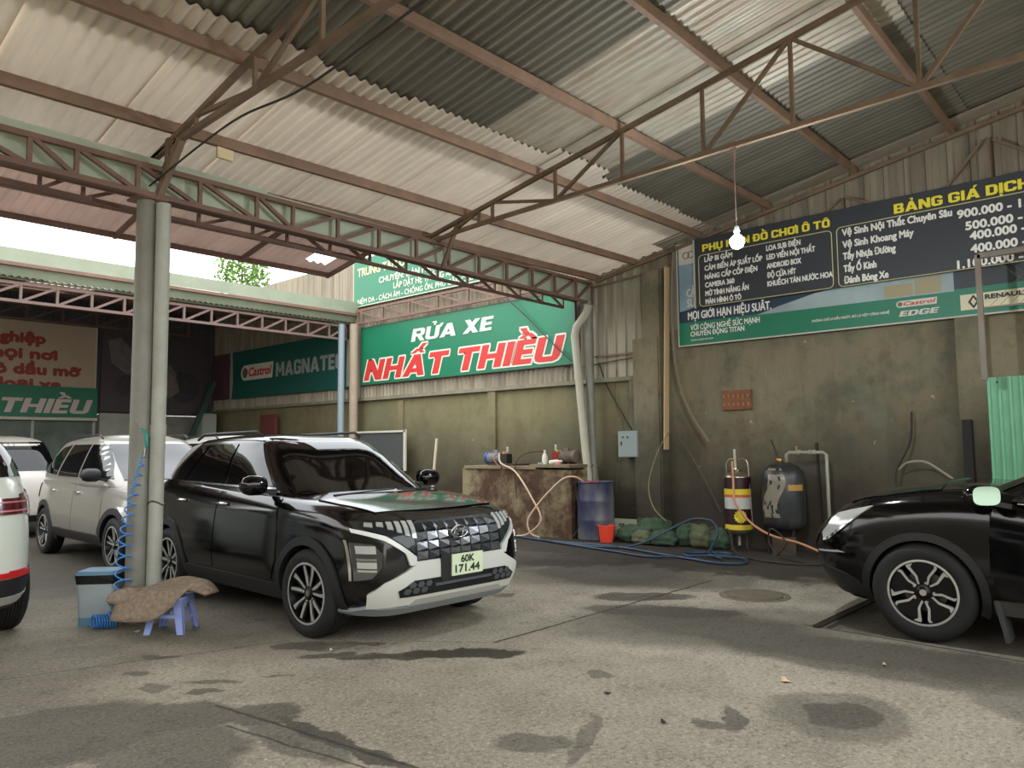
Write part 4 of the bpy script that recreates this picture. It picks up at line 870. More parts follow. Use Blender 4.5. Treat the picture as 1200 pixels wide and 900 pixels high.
def wheel(parent, loc, sg, rt, width, rim_r, style, steer=0.0):
    """tyre with rim, spokes and cap; outer face towards sg * y"""
    prof = [(rim_r, -width / 2 + .01), (rim_r + .02, -width / 2 - .004), (rt - .05, -width / 2 - .008), (rt - .015, -width / 2 + .012), (rt, -width / 2 + .04)]
    for k_ in range(1, 6):
        c_ = -width / 2 + .04 + (width - .08) * k_ / 6
        prof += [(rt, c_ - .004), (rt - .008, c_ - .003), (rt - .008, c_ + .003), (rt, c_ + .004)]
    prof += [(rt, width / 2 - .04), (rt - .015, width / 2 - .012), (rt - .05, width / 2 + .008), (rim_r + .02, width / 2 + .004), (rim_r, width / 2 - .01)]
    w = MB().lathe(prof, n=48, axis='y', capb=False, capt=False).build('wheel', rubber, parent, smooth=True, autosmooth=40)
    w.location = loc; w.rotation_euler = (0, 0, steer)
    f = -1 if sg > 0 else 1   # lathe axis y runs to -z; outer side sign
    yo = sg * (width / 2 - 0.015)
    rp = [(rim_r, 0.0), (rim_r + 0.006, 0.012), (rim_r - 0.012, 0.012), (rim_r - 0.022, -0.02), (rim_r - 0.045, -0.10), (rim_r - .05, -0.13), (0.0001, -0.13)]
    MB().lathe([(a, f * b) for a, b in rp], (0, yo, 0), 48, 'y', capb=False, capt=False).build('rim', rimdark, w, smooth=True, autosmooth=35)
    MB().lathe([(rim_r + .004, 0), (rim_r + .006, f * .012), (rim_r - .010, f * .013), (rim_r - .012, f * .0)], (0, yo, 0), 48, 'y', capb=False, capt=False).build('rim_lip', rimlit, w, smooth=True, autosmooth=35)
    MB().lathe([(0.155, f * -.10), (0.155, f * -.09), (0.05, f * -.088), (0.05, f * -.02)], (0, yo, 0), 32, 'y').build('brake_disc', M('brake_steel', (96, 92, 88), .4, .8), w, smooth=True, autosmooth=35)
    def poly(pts, rot, d0, d1, mat, nm):
        c, s_ = math.cos(rot), math.sin(rot); m = len(pts)
        A = [(-sg * (p[0] * c - p[1] * s_), yo + sg * d1(p), p[0] * s_ + p[1] * c) for p in pts]; B = [(a[0], a[1] - sg * d0, a[2]) for a in A]
        MB().add(A + B, [tuple(range(m)), tuple(range(2 * m - 1, m - 1, -1))] + [(i, (i + 1) % m, (i + 1) % m + m, i + m) for i in range(m)]).build(nm, mat, w, recalc=True)
    rr_ = rim_r
    dz = lambda p: -0.004 - 0.016 * (1 - min(1, math.hypot(*p) / rr_))
    dzb = lambda p: dz(p) - 0.006
    for k_ in range(5):
        a = k_ * 2 * math.pi / 5 + math.pi / 2 + steer * 0
        if style == 'twist':
            poly([(0.04, -0.03), (rr_ * .98, -.095), (rr_ * .99, -.045), (rr_ * .55, -.006), (rr_ * .55, .006), (rr_ * .99, .045), (rr_ * .98, .095), (0.04, 0.03)], a, .03, dzb, rimdark, 'spoke_base')
            poly([(0.05, 0.006), (rr_ * .50, .010), (rr_ * .985, .046), (rr_ * .985, .066), (rr_ * .45, .034), (0.05, .022)], a, .01, dz, rimlit, 'spoke')
            poly([(0.05, -0.006), (rr_ * .62, -.040), (rr_ * .985, -.050), (rr_ * .985, -.092), (rr_ * .60, -.060), (0.05, -.022)], a, .01, dz, rimlit, 'spoke')
        elif style == 'hook':
            poly([(0.04, -0.040), (rr_ * .48, -.054), (rr_ * .75, -.108), (rr_ * .98, -.10), (rr_ * .98, .13), (rr_ * .75, .11), (rr_ * .48, .054), (0.04, 0.040)], a, .03, dzb, rimdark, 'spoke_base')
            poly([(.06, .024), (rr_ * .50, .036), (rr_ * .76, .082), (rr_ * .975, .056), (rr_ * .975, .134), (rr_ * .74, .108), (rr_ * .48, .052), (.06, .038)], a, .01, dz, rimlit, 'spoke')
            poly([(.06, -.024), (rr_ * .50, -.036), (rr_ * .78, -.086), (rr_ * .985, -.080), (rr_ * .985, -.098), (rr_ * .75, -.104), (rr_ * .48, -.052), (.06, -.038)], a, .01, dz, rimlit, 'spoke')
        else:
            poly([(0.04, -0.02), (rr_ * .98, -.045), (rr_ * .98, .045), (0.04, 0.02)], a, .03, dzb, rimdark, 'spoke_base')
            for sd in (-1, 1): poly([(0.05, sd * .006), (rr_ * .98, sd * .030), (rr_ * .98, sd * .052), (0.05, sd * .02)], a, .01, dz, rimlit, 'spoke')
    MB().lathe([(0.056, f * -.04), (0.056, f * -.014), (0.032, f * -.008), (0.03, f * -.006)], (0, yo, 0), 24, 'y').build('hub_cap', rimdark, w, smooth=True, autosmooth=35)
    MB().lathe([(0.026, f * -.006), (0.025, f * -.003)], (0, yo, 0), 20, 'y').build('cap_emblem', chrome, w)
    for k_ in range(5):
        a = k_ * 2 * math.pi / 5 + .6
        MB().lathe([(0.010, f * -.04), (0.010, f * -.012)], (0.075 * math.cos(a), yo, 0.075 * math.sin(a)), 8, 'y').build('wheel_nut', chrome, w)
    return w

def mirror(parent, p, sg, body, cap, glassmat=None):
    """door mirror; sg = side of the car"""
    mb = MB(); N = 14
    secs = [(0.00, .2), (.02, .75), (.06, 1.0), (.16, 1.0), (.21, .8), (.235, .35)]
    vs = []; fs = []
    for yy, sc_ in secs:
        for k_ in range(N):
            a = 2 * math.pi * k_ / N; vs.append((0.03 + .075 * sc_ * math.cos(a), sg * yy, 0.085 * sc_ * math.sin(a) + 0.02 * yy))
    for i in range(len(secs) - 1):
        for k_ in range(N): l = (k_ + 1) % N; fs.append((i * N + k_, i * N + l, (i + 1) * N + l, (i + 1) * N + k_))
    fs += [tuple(range(N)), tuple((len(secs) - 1) * N + k_ for k_ in range(N))]
    m = mb.add(vs, fs).build('wing_mirror', body, parent, smooth=True, autosmooth=50, recalc=True); m.location = p
    MB().bar((0.02, -sg * .08, -.07), (0.03, sg * .06, -.04), .06, .035).build('mirror_arm', cladp, m)
    MB().add([(-.055, sg * (.115 + .095 * math.copysign(abs(math.cos(a)) ** .6, math.cos(a))), .012 + .068 * math.copysign(abs(math.sin(a)) ** .6, math.sin(a))) for a in np.linspace(0, 2 * math.pi, 25)[:-1]], [tuple(range(24))]).build('mirror_glass', glassmat or M('mirror_glass', (200, 214, 208), 0.03, 1.0), m)
    return m
# ---------------------------------------------------------------- the black crossover in the middle
def body_parts(t, S, G, paint, N=150):
    vs, fs = S.mesh(N); b = MB().add(vs, fs).build('body_shell', paint, t, smooth=True)
    vs, fs = G.mesh(110, 18, 8); g = MB().add(vs, fs).build('cabin_shell', paint, t, smooth=True)
    g.data.set_sharp_from_angle(angle=R(35))
    return b, g
def sidef(S, sg): return (lambda x, z: S.side(x, z, sg)), (sg < 0)
def arch(S, sg, hx, hz, r0, r1, a0, a1, off, parent, mat=None):
    pts = [(hx + r1 * math.cos(a), hz + r1 * math.sin(a)) for a in np.linspace(R(a0), R(a1), 26)] + [(hx + r0 * math.cos(a), hz + r0 * math.sin(a)) for a in np.linspace(R(a1), R(a0), 26)]
    mp, fl = sidef(S, sg); return patch(pts, mp, off, off + .02, mat or cladp, 'arch_trim', parent, .06, not fl)

car = empty('car', (4.305, 6.613, 0), R(-91)); tag(car, 'shiny black crossover with white-edged grille and pale number plate facing the camera', 'car')
S = Shape([(-2.2, .30), (-1.9, .24), (1.8, .24), (2.2, .26)], [(-2.2, 1.12), (-1.5, 1.17), (-.5, 1.12), (.6, 1.07), (1.0, 1.045), (1.6, 1.005), (2.0, .96), (2.2, .93)],
          [(0, 2.02), (.10, 2.10), (.35, 2.15), (.62, 2.145), (.82, 2.12), (.93, 2.06), (1, 1.94)], [(0, -2.02), (.2, -2.12), (.6, -2.14), (.9, -2.08), (1, -2.0)],
          [(0, .80), (.12, .865), (.35, .895), (.62, .885), (.80, .870), (.92, .845), (1, .79)], 6.2, .06)
G = Shape([(-2.2, .93), (2.2, .93)], [(-1.9, 1.51), (-1.2, 1.58), (-.5, 1.60), (.1, 1.59), (.6, 1.56)],
          [(0, 1.22), (.12, 1.12), (.5, .72), (.85, .34), (.95, .2), (1, .04)], [(0, -2.02), (.2, -1.98), (.6, -1.86), (.9, -1.70), (1, -1.55)],
          [(0, .80), (.2, .795), (.6, .72), (.88, .62), (.96, .575), (1, .51)], 5.5, .03, x0=-.45)
body, cab = body_parts(car, S, G, black_paint)
cut(body, [(1.305, .345), (-1.305, .345)], .385, .58, .3)
for sg in (-1, 1):
    mp, fl = sidef(S, sg); mg, _ = sidef(G, sg)
    arch(S, sg, 1.305, .345, .375, .445, -18, 200, .018, car); arch(S, sg, -1.305, .345, .375, .445, -20, 198, .018, car)
    patch([(-.90, .25), (.92, .25), (.90, .38), (-.88, .38)], mp, .020, .04, cladp, 'sill_trim', car, .08, not fl)
    fd = patch([(-.27, .40), (.78, .40), (.86, .56), (.86, .80), (.80, 1.06), (-.23, 1.09)], mp, .007, .012, black_paint, 'front_door', car, .05, not fl)
    rd = patch([(-.29, .40), (-.80, .40), (-.93, .62), (-1.10, .82), (-1.16, 1.10), (-.80, 1.115), (-.25, 1.09)], mp, .007, .012, black_paint, 'rear_door', car, .05, not fl)
    for d_, hx in ((fd, -.12), (rd, -.98)):
        p = S.side(hx, .985, sg)
        MB().tube([p + Vector((-.09, sg * .008, 0)), p + Vector((-.07, sg * .035, 0)), p + Vector((.07, sg * .035, 0)), p + Vector((.09, sg * .008, 0))], .013, 8).build('door_handle', chrome, d_, smooth=True)
    # side glass
    patch([(-.22, 1.15), (-.27, 1.53), (.08, 1.53), (.56, 1.15)], mg, .008, .012, glass_d, 'side_window', car, .06, not fl)
    patch([(-.29, 1.15), (-.34, 1.53), (-.88, 1.52), (-1.12, 1.18)], mg, .008, .012, glass_d, 'side_window', car, .06, not fl)
    patch([(-.93, 1.52), (-1.12, 1.49), (-1.47, 1.25), (-1.42, 1.19), (-1.17, 1.18)], mg, .008, .012, glass_d, 'quarter_window', car, .06, not fl)
    patch([(-1.17, 1.54), (-1.40, 1.51), (-1.88, 1.19), (-1.55, 1.19), (-1.52, 1.26)], mg, .010, .012, M('grey_pillar_trim', (136, 130, 122), .4, .3), 'pillar_trim', car, .06, not fl)
    patch([(-1.48, 1.155), (.62, 1.125), (.60, 1.14), (-1.48, 1.17)], mg, .012, .012, chrome, 'window_moulding', car, .1, not fl)
    # roof rail
    MB().tube([(.0, sg * .55, 1.60), (-.1, sg * .56, 1.645), (-1.2, sg * .56, 1.635), (-1.35, sg * .56, 1.58)], .014, 8).build('roof_rail', cladp, car, smooth=True)
    mirror(car, (.60, sg * .85, 1.17), sg, black_paint, black_paint)
    for hx in (1.305, -1.305): wheel(car, (hx, sg * .775, .345), sg, .345, .215, .235, 'twist', R(4) if hx > 0 else 0)
# windshield and hood
fw = lambda y, z: G.front(y, z)
patch([(-.68, 1.09), (.68, 1.09), (.60, 1.33), (.50, 1.578), (-.50, 1.578), (-.60, 1.33)], fw, .008, .012, glass_d, 'windshield', car, .07)
patch([(-.60, 1.15), (.60, 1.15), (.48, 1.48), (-.48, 1.48)], lambda y, z: G.rear(y, z), .008, .012, glass_d, 'rear_window', car, .08, True)
ht = lambda x, y: S.top(x, y)
hood = patch([(1.20, -.70), (1.5, -.69), (1.86, -.62), (1.90, -.3), (1.91, 0), (1.90, .3), (1.86, .62), (1.5, .69), (1.20, .70)], ht, .012, .02, black_paint, 'hood', car, .07)
MB().bar((1.20, -.55, 1.09), (1.16, .1, 1.115), .03, .012).build('wiper', cladp, car); MB().bar((1.20, .12, 1.11), (1.14, .62, 1.10), .03, .012).build('wiper', cladp, car)
# front face
ff = lambda y, z: S.front(y, z)
P_ = lambda pts, off, th, mat, nm, res=.05, par=None, lab=None: patch(pts, ff, off, th, mat, nm, par or car, res, False, lab)
gr_d = M('dark_grille', (30, 32, 34), 0.35, .3); gr_l = M('parametric_grille_chrome', (92, 94, 96), 0.25, .8)
P_([(-.45, .62), (.45, .62), (.45, .80), (.455, .89), (.36, .915), (-.36, .915), (-.455, .89), (-.45, .80)], .010, .02, gr_d, 'grille', .06)
gg = [o for o in car.children if o.name.startswith('grille')][-1]
for r_ in range(4):
    for c_ in range(8):
        y0 = -.444 + c_ * .111; z0 = .628 + r_ * .070
        q = [(y0 + .006, z0 + .004), (y0 + .106, z0 + .004), (y0 + .106, z0 + .066), (y0 + .006, z0 + .066)]
        mb = MB(); A = [ff(a, b) + Vector((.012, 0, 0)) for a, b in q]; top_ = ff(y0 + .085, z0 + .020) + Vector((.034, 0, 0))
        mb.add(A + [top_], [(0, 1, 4), (1, 2, 4), (2, 3, 4), (3, 0, 4)]); mb.build('grille_facet', gr_l if (r_ * 5 + c_ * 3) % 4 < 2 else gr_d, gg)
# white frame under and beside the grille
wtrim = M('pale_silver_bumper_trim', (206, 208, 200), .35, .15)
for s_ in (-1, 1):
    P_([(s_ * .80, .872), (s_ * .665, .82), (s_ * .52, .71), (s_ * .455, .66), (s_ * .455, .60), (s_ * .51, .60), (s_ * .545, .69), (s_ * .68, .79), (s_ * .80, .845)], .026, .04, wtrim, 'grille_frame', .05)
    dl = P_([(s_ * .79, .925), (s_ * .60, .918), (s_ * .46, .895), (s_ * .455, .68), (s_ * .52, .725), (s_ * .66, .83), (s_ * .79, .88)], .014, .03, lampdark, 'daytime_lamp', .05)
    for k_ in range(6):
        yy = .75 - k_ * .055
        P_([(s_ * yy, .885 - max(0, k_ - 1) * .022), (s_ * (yy - .035), .878 - max(0, k_ - 1) * .022), (s_ * (yy - .045), .908), (s_ * (yy - .01), .912)], .022, .01, lampglass, 'lamp_segment', .04, dl)
    P_([(s_ * .79, .835), (s_ * .69, .79), (s_ * .56, .69), (s_ * .53, .60), (s_ * .60, .54), (s_ * .73, .46), (s_ * .80, .44), (s_ * .83, .50), (s_ * .83, .80)], .014, .03, black_paint, 'lamp_housing', .04)
    hl = P_([(s_ * .815, .775), (s_ * .74, .765), (s_ * .695, .70), (s_ * .70, .60), (s_ * .75, .52), (s_ * .815, .50)], .022, .02, M('headlight_lens', (96, 98, 98), .06, .7), 'headlight', .03)
    for zz, hh, mm in ((.725, .055, lampglass), (.655, .018, chrome), (.615, .045, lampglass), (.575, .016, chrome)):
        P_([(s_ * .800, zz - hh / 2), (s_ * .725, zz - hh / 2), (s_ * .725, zz + hh / 2), (s_ * .800, zz + hh / 2)], .030, .01, mm, 'reflector', .03, hl)
    P_([(s_ * .826, .50), (s_ * .819, .50), (s_ * .819, .79), (s_ * .826, .79)], .028, .02, chrome, 'lamp_strip', .05)
P_([(-.47, .50), (.47, .50), (.47, .625), (-.47, .625)], .028, .04, wtrim, 'bumper_bar', .06)
P_([(-.47, .60), (.47, .60), (.54, .56), (.69, .49), (.76, .41), (.74, .31), (.55, .32), (-.55, .32), (-.74, .31), (-.76, .41), (-.69, .49), (-.54, .56)], .030, .05, wtrim, 'skid_plate', .05)
lg = P_([(-.60, .43), (-.48, .49), (.48, .49), (.60, .43), (.58, .385), (-.58, .385)], .038, .02, gr_d, 'lower_grille', .05)
for s_ in (-1, 1):
    for i_ in range(3):
        for j_ in range(2):
            cy, cz = s_ * (.54 - i_ * .075 - (.037 if j_ else 0)), .412 + j_ * .045
            mb = MB(); A = [ff(cy + .034 * math.cos(a), cz + .026 * math.sin(a)) + Vector((.042, 0, 0)) for a in np.linspace(0, 2 * math.pi, 7)[:-1]]
            mb.add(A, [tuple(range(6))]); mb.build('hexagon', M('grey_hexagon', (84, 90, 92), .4, .3), lg)
MB().bar(ff(-.3, .44) + Vector((.05, 0, 0)), ff(.3, .44) + Vector((.05, 0, 0)), .02).build('slat', M('grey_hexagon'), lg)
P_([(-.50, .315), (.50, .315), (.44, .355), (-.44, .355)], .034, .03, satin, 'silver_lip', .06)
P_([(-.80, .25), (.80, .25), (.74, .31), (-.74, .31)], .034, .06, M('grey_lower_spoiler', (132, 140, 142), .5), 'lower_spoiler', .07)
# emblem
em = ff(-.02, .815) + Vector((.03, 0, 0))
MB().tube([em + Vector((.012, .085 * math.cos(a), .046 * math.sin(a))) for a in np.linspace(0, 2 * math.pi, 25)[:-1]], .008, 6, closed=True).build('emblem', chrome, car, smooth=True)
emb = [o for o in car.children if o.name.startswith('emblem')][-1]
MB().tube([em + Vector((.010, a, b)) for a, b in ((-.058, -.030), (-.030, .034))], .008, 6).build('emblem_stroke', chrome, emb); MB().tube([em + Vector((.010, a, b)) for a, b in ((.058, .030), (.030, -.034))], .008, 6).build('emblem_stroke', chrome, emb)
MB().tube([em + Vector((.010, a, b)) for a, b in ((-.040, -.008), (0, .006), (.040, .010))], .007, 6).build('emblem_stroke', chrome, emb)
# number plate
px = ff(0.0, .57).x + .05
MB().box((px - .02, -.02, .555), (.02, .42, .20)).build('plate_holder', cladp, car)
npl = MB().box((px, .03, .565), (.012, .33, .165)).build('number_plate', M('pale_green_plate', (206, 220, 184), .45), car)
ink = M('plate_ink', (44, 50, 48), .5)
text('60K', (px + .0065, -.045, .580), (0, 1, 0), (0, 0, 1), .145, .052, ink, npl, bold=.003, n=(1, 0, 0), off=.001)
text('171.44', (px + .0065, -.105, .505), (0, 1, 0), (0, 0, 1), .265, .056, ink, npl, bold=.003, n=(1, 0, 0), off=.001)
# windshield stickers and underbody
MB().box((0, 0, .27), (3.6, 1.3, .1)).build('underbody', cladp, car)
# ---------------------------------------------------------------- the black car at the right edge, driver's door ajar
crv = empty('car', (7.48, 0.40, -0.035), R(92)); tag(crv, 'black car cut off by the right edge, front door ajar and wing mirror shining', 'car')
S = Shape([(-2.35, .30), (-2.0, .26), (1.9, .24), (2.3, .30)], [(-2.35, 1.02), (-1.5, 1.07), (-.3, 1.07), (.6, 1.10), (1.1, 1.125), (1.6, 1.085), (2.0, .98), (2.27, .84)],
          [(0, 2.04), (.10, 2.13), (.35, 2.24), (.60, 2.27), (.82, 2.25), (.93, 2.17), (1, 2.04)], [(0, -2.1), (.2, -2.3), (.6, -2.34), (.9, -2.28), (1, -2.2)],
          [(0, .83), (.12, .895), (.35, .925), (.62, .915), (.80, .895), (.92, .865), (1, .80)], 5.0, .085)
G = Shape([(-2.4, .93), (2.3, .93)], [(-1.9, 1.55), (-1.2, 1.62), (-.5, 1.64), (.1, 1.62), (.6, 1.58)],
          [(0, 1.30), (.15, 1.15), (.5, .68), (.85, .22), (.95, .08), (1, -.10)], [(0, -2.2), (.2, -2.15), (.6, -2.0), (.9, -1.8), (1, -1.6)],
          [(0, .84), (.2, .83), (.6, .74), (.88, .65), (.96, .61), (1, .55)], 5.5, .05, x0=-.45)
body, cab = body_parts(crv, S, G, black_paint)
cut(body, [(1.33, .37), (-1.33, .37)], .405, .60, .3)
for sg in (-1, 1):
    mp, fl = sidef(S, sg); mg, _ = sidef(G, sg)
    arch(S, sg, 1.33, .37, .395, .455, -16, 200, .016, crv); arch(S, sg, -1.33, .37, .395, .455, -20, 198, .016, crv)
    patch([(-.90, .27), (.86, .27), (.86, .37), (-.88, .37)], mp, .022, .05, M('grey_sill_trim', (74, 72, 68), .5), 'sill_trim', crv, .08, not fl)
    patch([(-.10, 1.10), (-.80, 1.12), (-1.0, 1.50), (-.16, 1.56)], mg, .008, .012, glass_d, 'side_window', crv, .07, not fl)
    patch([(-1.05, 1.50), (-1.35, 1.46), (-1.6, 1.2), (-.88, 1.12)], mg, .008, .012, glass_d, 'quarter_window', crv, .07, not fl)
    rd = patch([(-.10, .40), (-.80, .40), (-.93, .62), (-1.10, .82), (-1.16, 1.03), (-.80, 1.045), (-.1, 1.04)], mp, .007, .012, black_paint, 'rear_door', crv, .06, not fl)
    MB().box(tuple(S.side(-.9, .95, sg) + Vector((0, sg * .02, 0))), (.18, .03, .03)).build('door_handle', chrome, rd)
    for hx in (1.33, -1.33): wheel(crv, (hx, sg * .80, .37), sg, .37, .235, .245, 'hook')
    # lamps
    hl = patch([(2.07, .83), (2.04, .88), (1.98, .93), (1.86, .965), (1.68, 1.01), (1.78, .94), (1.85, .88), (1.98, .78), (2.05, .72), (2.11, .70), (2.13, .76)], mp, .012, .02, lampglass, 'headlight', crv, .04, not fl)
    patch([(1.80, .925), (1.98, .77), (2.05, .715), (2.11, .695), (2.11, .715), (2.05, .74), (1.98, .80)], mp, .017, .01, chrome, 'lamp_trim', hl, .05, not fl)
    patch([(1.76, .20 + .08), (2.0, .28), (2.12, .40), (2.14, .50), (1.95, .46), (1.80, .40)], mp, .012, .02, cladp, 'bumper_corner', crv, .05, not fl)
    patch([(1.92, .62), (1.98, .615), (2.17, .60), (2.17, .615), (1.98, .632)], mp, .012, .01, satin, 'bumper_moulding', crv, .05, not fl)
mp, fl = sidef(S, 1); mg, _ = sidef(G, 1)
# left side: opening, door turned about its front edge
patch([(-.05, .42), (.82, .42), (.88, .60), (.86, 1.0), (-.05, 1.02)], mp, .004, .01, interior, 'door_opening', crv, .07, True)
hinge = S.side(.86, .7, 1)
dr = patch([(-.06, .40), (.80, .40), (.86, .56), (.87, .80), (.86, 1.03), (-.06, 1.03)], mp, .010, .05, black_paint, 'front_door', crv, .05, True)
def wframe(): pass
patch([(-.04, 1.08), (-.02, 1.54), (.26, 1.52), (.80, 1.08)], mg, .010, .02, glass_d, 'door_glass', dr, .06, True)
fb = MB(); fp_ = [(.84, 1.05), (.28, 1.55), (-.02, 1.57), (-.06, 1.05)]
fb.tube([G.side(a, b, 1) + Vector((0, .012, 0)) for a, b in fp_], .022, 6); fb.build('window_frame', black_paint, dr)
MB().tube([G.side(a, b, 1) + Vector((0, .03, 0)) for a, b in ((-.04, 1.07), (.3, 1.07), (.70, 1.07))], .009, 6).build('belt_moulding', chrome, dr)
p = S.side(.08, .93, 1); MB().tube([p + Vector((-.09, .008, 0)), p + Vector((-.07, .04, 0)), p + Vector((.07, .04, 0)), p + Vector((.09, .008, 0))], .013, 8).build('door_handle', chrome, dr, smooth=True)
mm_ = mirror(dr, (.78, .90, 1.12), 1, black_paint, black_paint, M('bright_mirror', (190, 222, 206), .05, 1.0)); mm_.rotation_euler = (0, 0, R(-22))
th = R(-33); Mh = Matrix.Translation(hinge) @ Matrix.Rotation(th, 4, 'Z') @ Matrix.Translation(-hinge); dr.matrix_local = Mh
mirror(crv, (.72, -.90, 1.12), -1, black_paint, black_paint)
patch([(-.06, .40), (.80, .40), (.86, .56), (.87, .80), (.86, 1.03), (-.06, 1.03)], sidef(S, -1)[0], .007, .012, black_paint, 'front_door', crv, .06, False)
patch([(-.04, 1.08), (-.02, 1.54), (.26, 1.52), (.80, 1.08)], sidef(G, -1)[0], .008, .012, glass_d, 'side_window', crv, .07, False)
patch([(-.70, 1.08), (.70, 1.08), (.64, 1.30), (.54, 1.57), (-.54, 1.57), (-.64, 1.30)], lambda y, z: G.front(y, z), .008, .012, glass_d, 'windshield', crv, .08)
patch([(1.20, -.72), (1.6, -.74), (1.90, -.62), (1.96, 0), (1.90, .62), (1.6, .74), (1.20, .72)], lambda x, y: S.top(x, y), .010, .02, black_paint, 'hood', crv, .08)
F2 = lambda y, z: S.front(y, z)
patch([(-.55, .62), (.55, .62), (.62, .74), (-.62, .74)], F2, .012, .02, gr_d, 'grille', crv, .07); patch([(-.55, .36), (.55, .36), (.5, .52), (-.5, .52)], F2, .012, .02, cladp, 'lower_grille', crv, .08)
MB().box((0, 0, .29), (3.7, 1.3, .12)).build('underbody', cladp, crv)
MB().add([(.86, .93, .37), (.86, .70, .37), (.80, .70, .08), (.80, .93, .08), (.82, .93, .37), (.82, .70, .37), (.77, .70, .08), (.77, .93, .08)], [(0, 1, 2, 3), (7, 6, 5, 4), (0, 4, 5, 1), (1, 5, 6, 2), (2, 6, 7, 3), (3, 7, 4, 0)]).build('mud_flap', M('grey_mud_flap', (52, 54, 52), .6), crv)

# ---------------------------------------------------------------- generic family car for the four parked behind
def family_car(label, loc, rz, paint, H=1.70, L=4.4, W=1.78, clad=False, rt=.33, style='plain', belt=1.02, rear_open=False, lamps='red', front=True, rails=True):
    car_ = empty('car', loc, rz); tag(car_, label, 'car'); h2 = L / 2; w2 = W / 2; hw = L * .305
    S_ = Shape([(-h2, .30), (h2, .28)], [(-h2, belt + .06), (-h2 * .6, belt + .05), (.2, belt - .02), (h2 * .5, belt - .06), (h2 * .85, belt - .14), (h2, belt - .24)],
          [(0, h2 - .12), (.1, h2 - .05), (.35, h2), (.62, h2 - .01), (.82, h2 - .04), (.93, h2 - .1), (1, h2 - .22)], [(0, -h2 + .08), (.15, -h2 + .01), (.5, -h2), (.85, -h2 + .05), (1, -h2 + .12)],
          [(0, w2 - .08), (.12, w2 - .02), (.35, w2), (.62, w2 - .01), (.80, w2 - .025), (.92, w2 - .05), (1, w2 - .10)], 5.2, .06)
    G_ = Shape([(-h2, belt - .08), (h2, belt - .08)], [(-h2 * .9, H - .12), (-h2 * .5, H - .06), (0, H - .05), (h2 * .3, H - .09)],
          [(0, h2 * .60), (.15, h2 * .53), (.5, h2 * .32), (.85, h2 * .12), (.95, h2 * .05), (1, -.05)], [(0, -h2 + .12), (.3, -h2 + .17), (.6, -h2 + .26), (.9, -h2 + .40), (1, -h2 + .6)],
          [(0, w2 - .06), (.2, w2 - .07), (.6, w2 - .16), (.88, w2 - .25), (.96, w2 - .29), (1, w2 - .36)], 5.5, .05, x0=-.3)
    vs, fs = S_.mesh(110, 20, 8); b_ = MB().add(vs, fs).build('body_shell', paint, car_, smooth=True); cut(b_, [(hw, rt), (-hw, rt)], rt + .045, w2 - .32, .3)
    vs, fs = G_.mesh(90, 14, 6); MB().add(vs, fs).build('cabin_shell', paint, car_, smooth=True)
    zt = H - .14; zb_ = belt + .06
    for sg in (-1, 1):
        mp, fl = sidef(S_, sg); mg, _ = sidef(G_, sg)
        for hx in (hw, -hw):
            if clad: arch(S_, sg, hx, rt, rt + .035, rt + .11, -12, 192, .016, car_)
            wheel(car_, (hx, sg * (w2 - .12), rt), sg, rt, .21, rt * .67, style)
        if clad: patch([(-hw + .4, .30), (hw - .4, .30), (hw - .4, .42), (-hw + .4, .42)], mp, .016, .03, cladp, 'sill_trim', car_, .08, not fl)
        fd = patch([(-.10, .44), (hw - .50, .44), (hw - .40, .60), (hw - .40, belt - .03), (-.08, belt - .01)], mp, .007, .012, paint, 'front_door', car_, .06, not fl)
        rd = patch([(-.12, .44), (-hw + .52, .44), (-hw + .30, .72), (-hw + .18, belt - .0), (-.10, belt - .01)], mp, .007, .012, paint, 'rear_door', car_, .06, not fl)
        for d_, hx in ((fd, .08), (rd, -hw + .42)):
            p = S_.side(hx, belt - .13, sg); MB().tube([p + Vector((-.08, sg * .008, 0)), p + Vector((-.06, sg * .03, 0)), p + Vector((.06, sg * .03, 0)), p + Vector((.08, sg * .008, 0))], .012, 6).build('door_handle', chrome if style != 'plain' else paint, d_, smooth=True)
        patch([(-.03, zb_), (-.06, zt), (h2 * .10, zt - .01), (h2 * .42, zb_)], mg, .008, .012, glass_d, 'side_window', car_, .07, not fl)
        patch([(-.10, zb_), (-.13, zt), (-h2 * .38, zt), (-h2 * .42, zb_ + .01)], mg, .008, .012, glass_d, 'side_window', car_, .07, not fl)
        patch([(-h2 * .42, zt), (-h2 * .56, zt - .04), (-h2 * .76, zb_ + .14), (-h2 * .76, zb_ + .05), (-h2 * .46, zb_ + .02)], mg, .008, .012, glass_d, 'quarter_window', car_, .07, not fl)
        mirror(car_, (h2 * .36, sg * (w2 - .05), zb_ + .05), sg, cladp if clad else paint, paint)
        if rails:
            MB().tube([(h2 * .05, sg * (w2 - .30), H - .06), (0, sg * (w2 - .30), H - .01), (-h2 * .55, sg * (w2 - .30), H - .02), (-h2 * .65, sg * (w2 - .30), H - .09)], .014, 6).build('roof_rail', cladp, car_, smooth=True)
        mr = lambda y, z: S_.rear(y, z)
        tl = patch([(sg * (w2 - .09), belt - .05), (sg * (w2 - .22), belt - .07), (sg * (w2 - .22), belt - .20), (sg * (w2 - .09), belt - .26)], mr, .012, .02, redlamp, 'tail_lamp', car_, .05, True)
        patch([(sg * (w2 - .16), .54), (sg * (w2 - .30), .54), (sg * (w2 - .30), .58), (sg * (w2 - .16), .58)], mr, .012, .02, brightred, 'rear_reflector', car_, .05, True)
        patch([(sg * (w2 - .04), .62), (sg * (w2 - .30), .60), (sg * (w2 - .30), .72), (sg * (w2 - .04), .80)], lambda y, z: S_.front(y, z), .012, .02, lampglass, 'headlight', car_, .05)
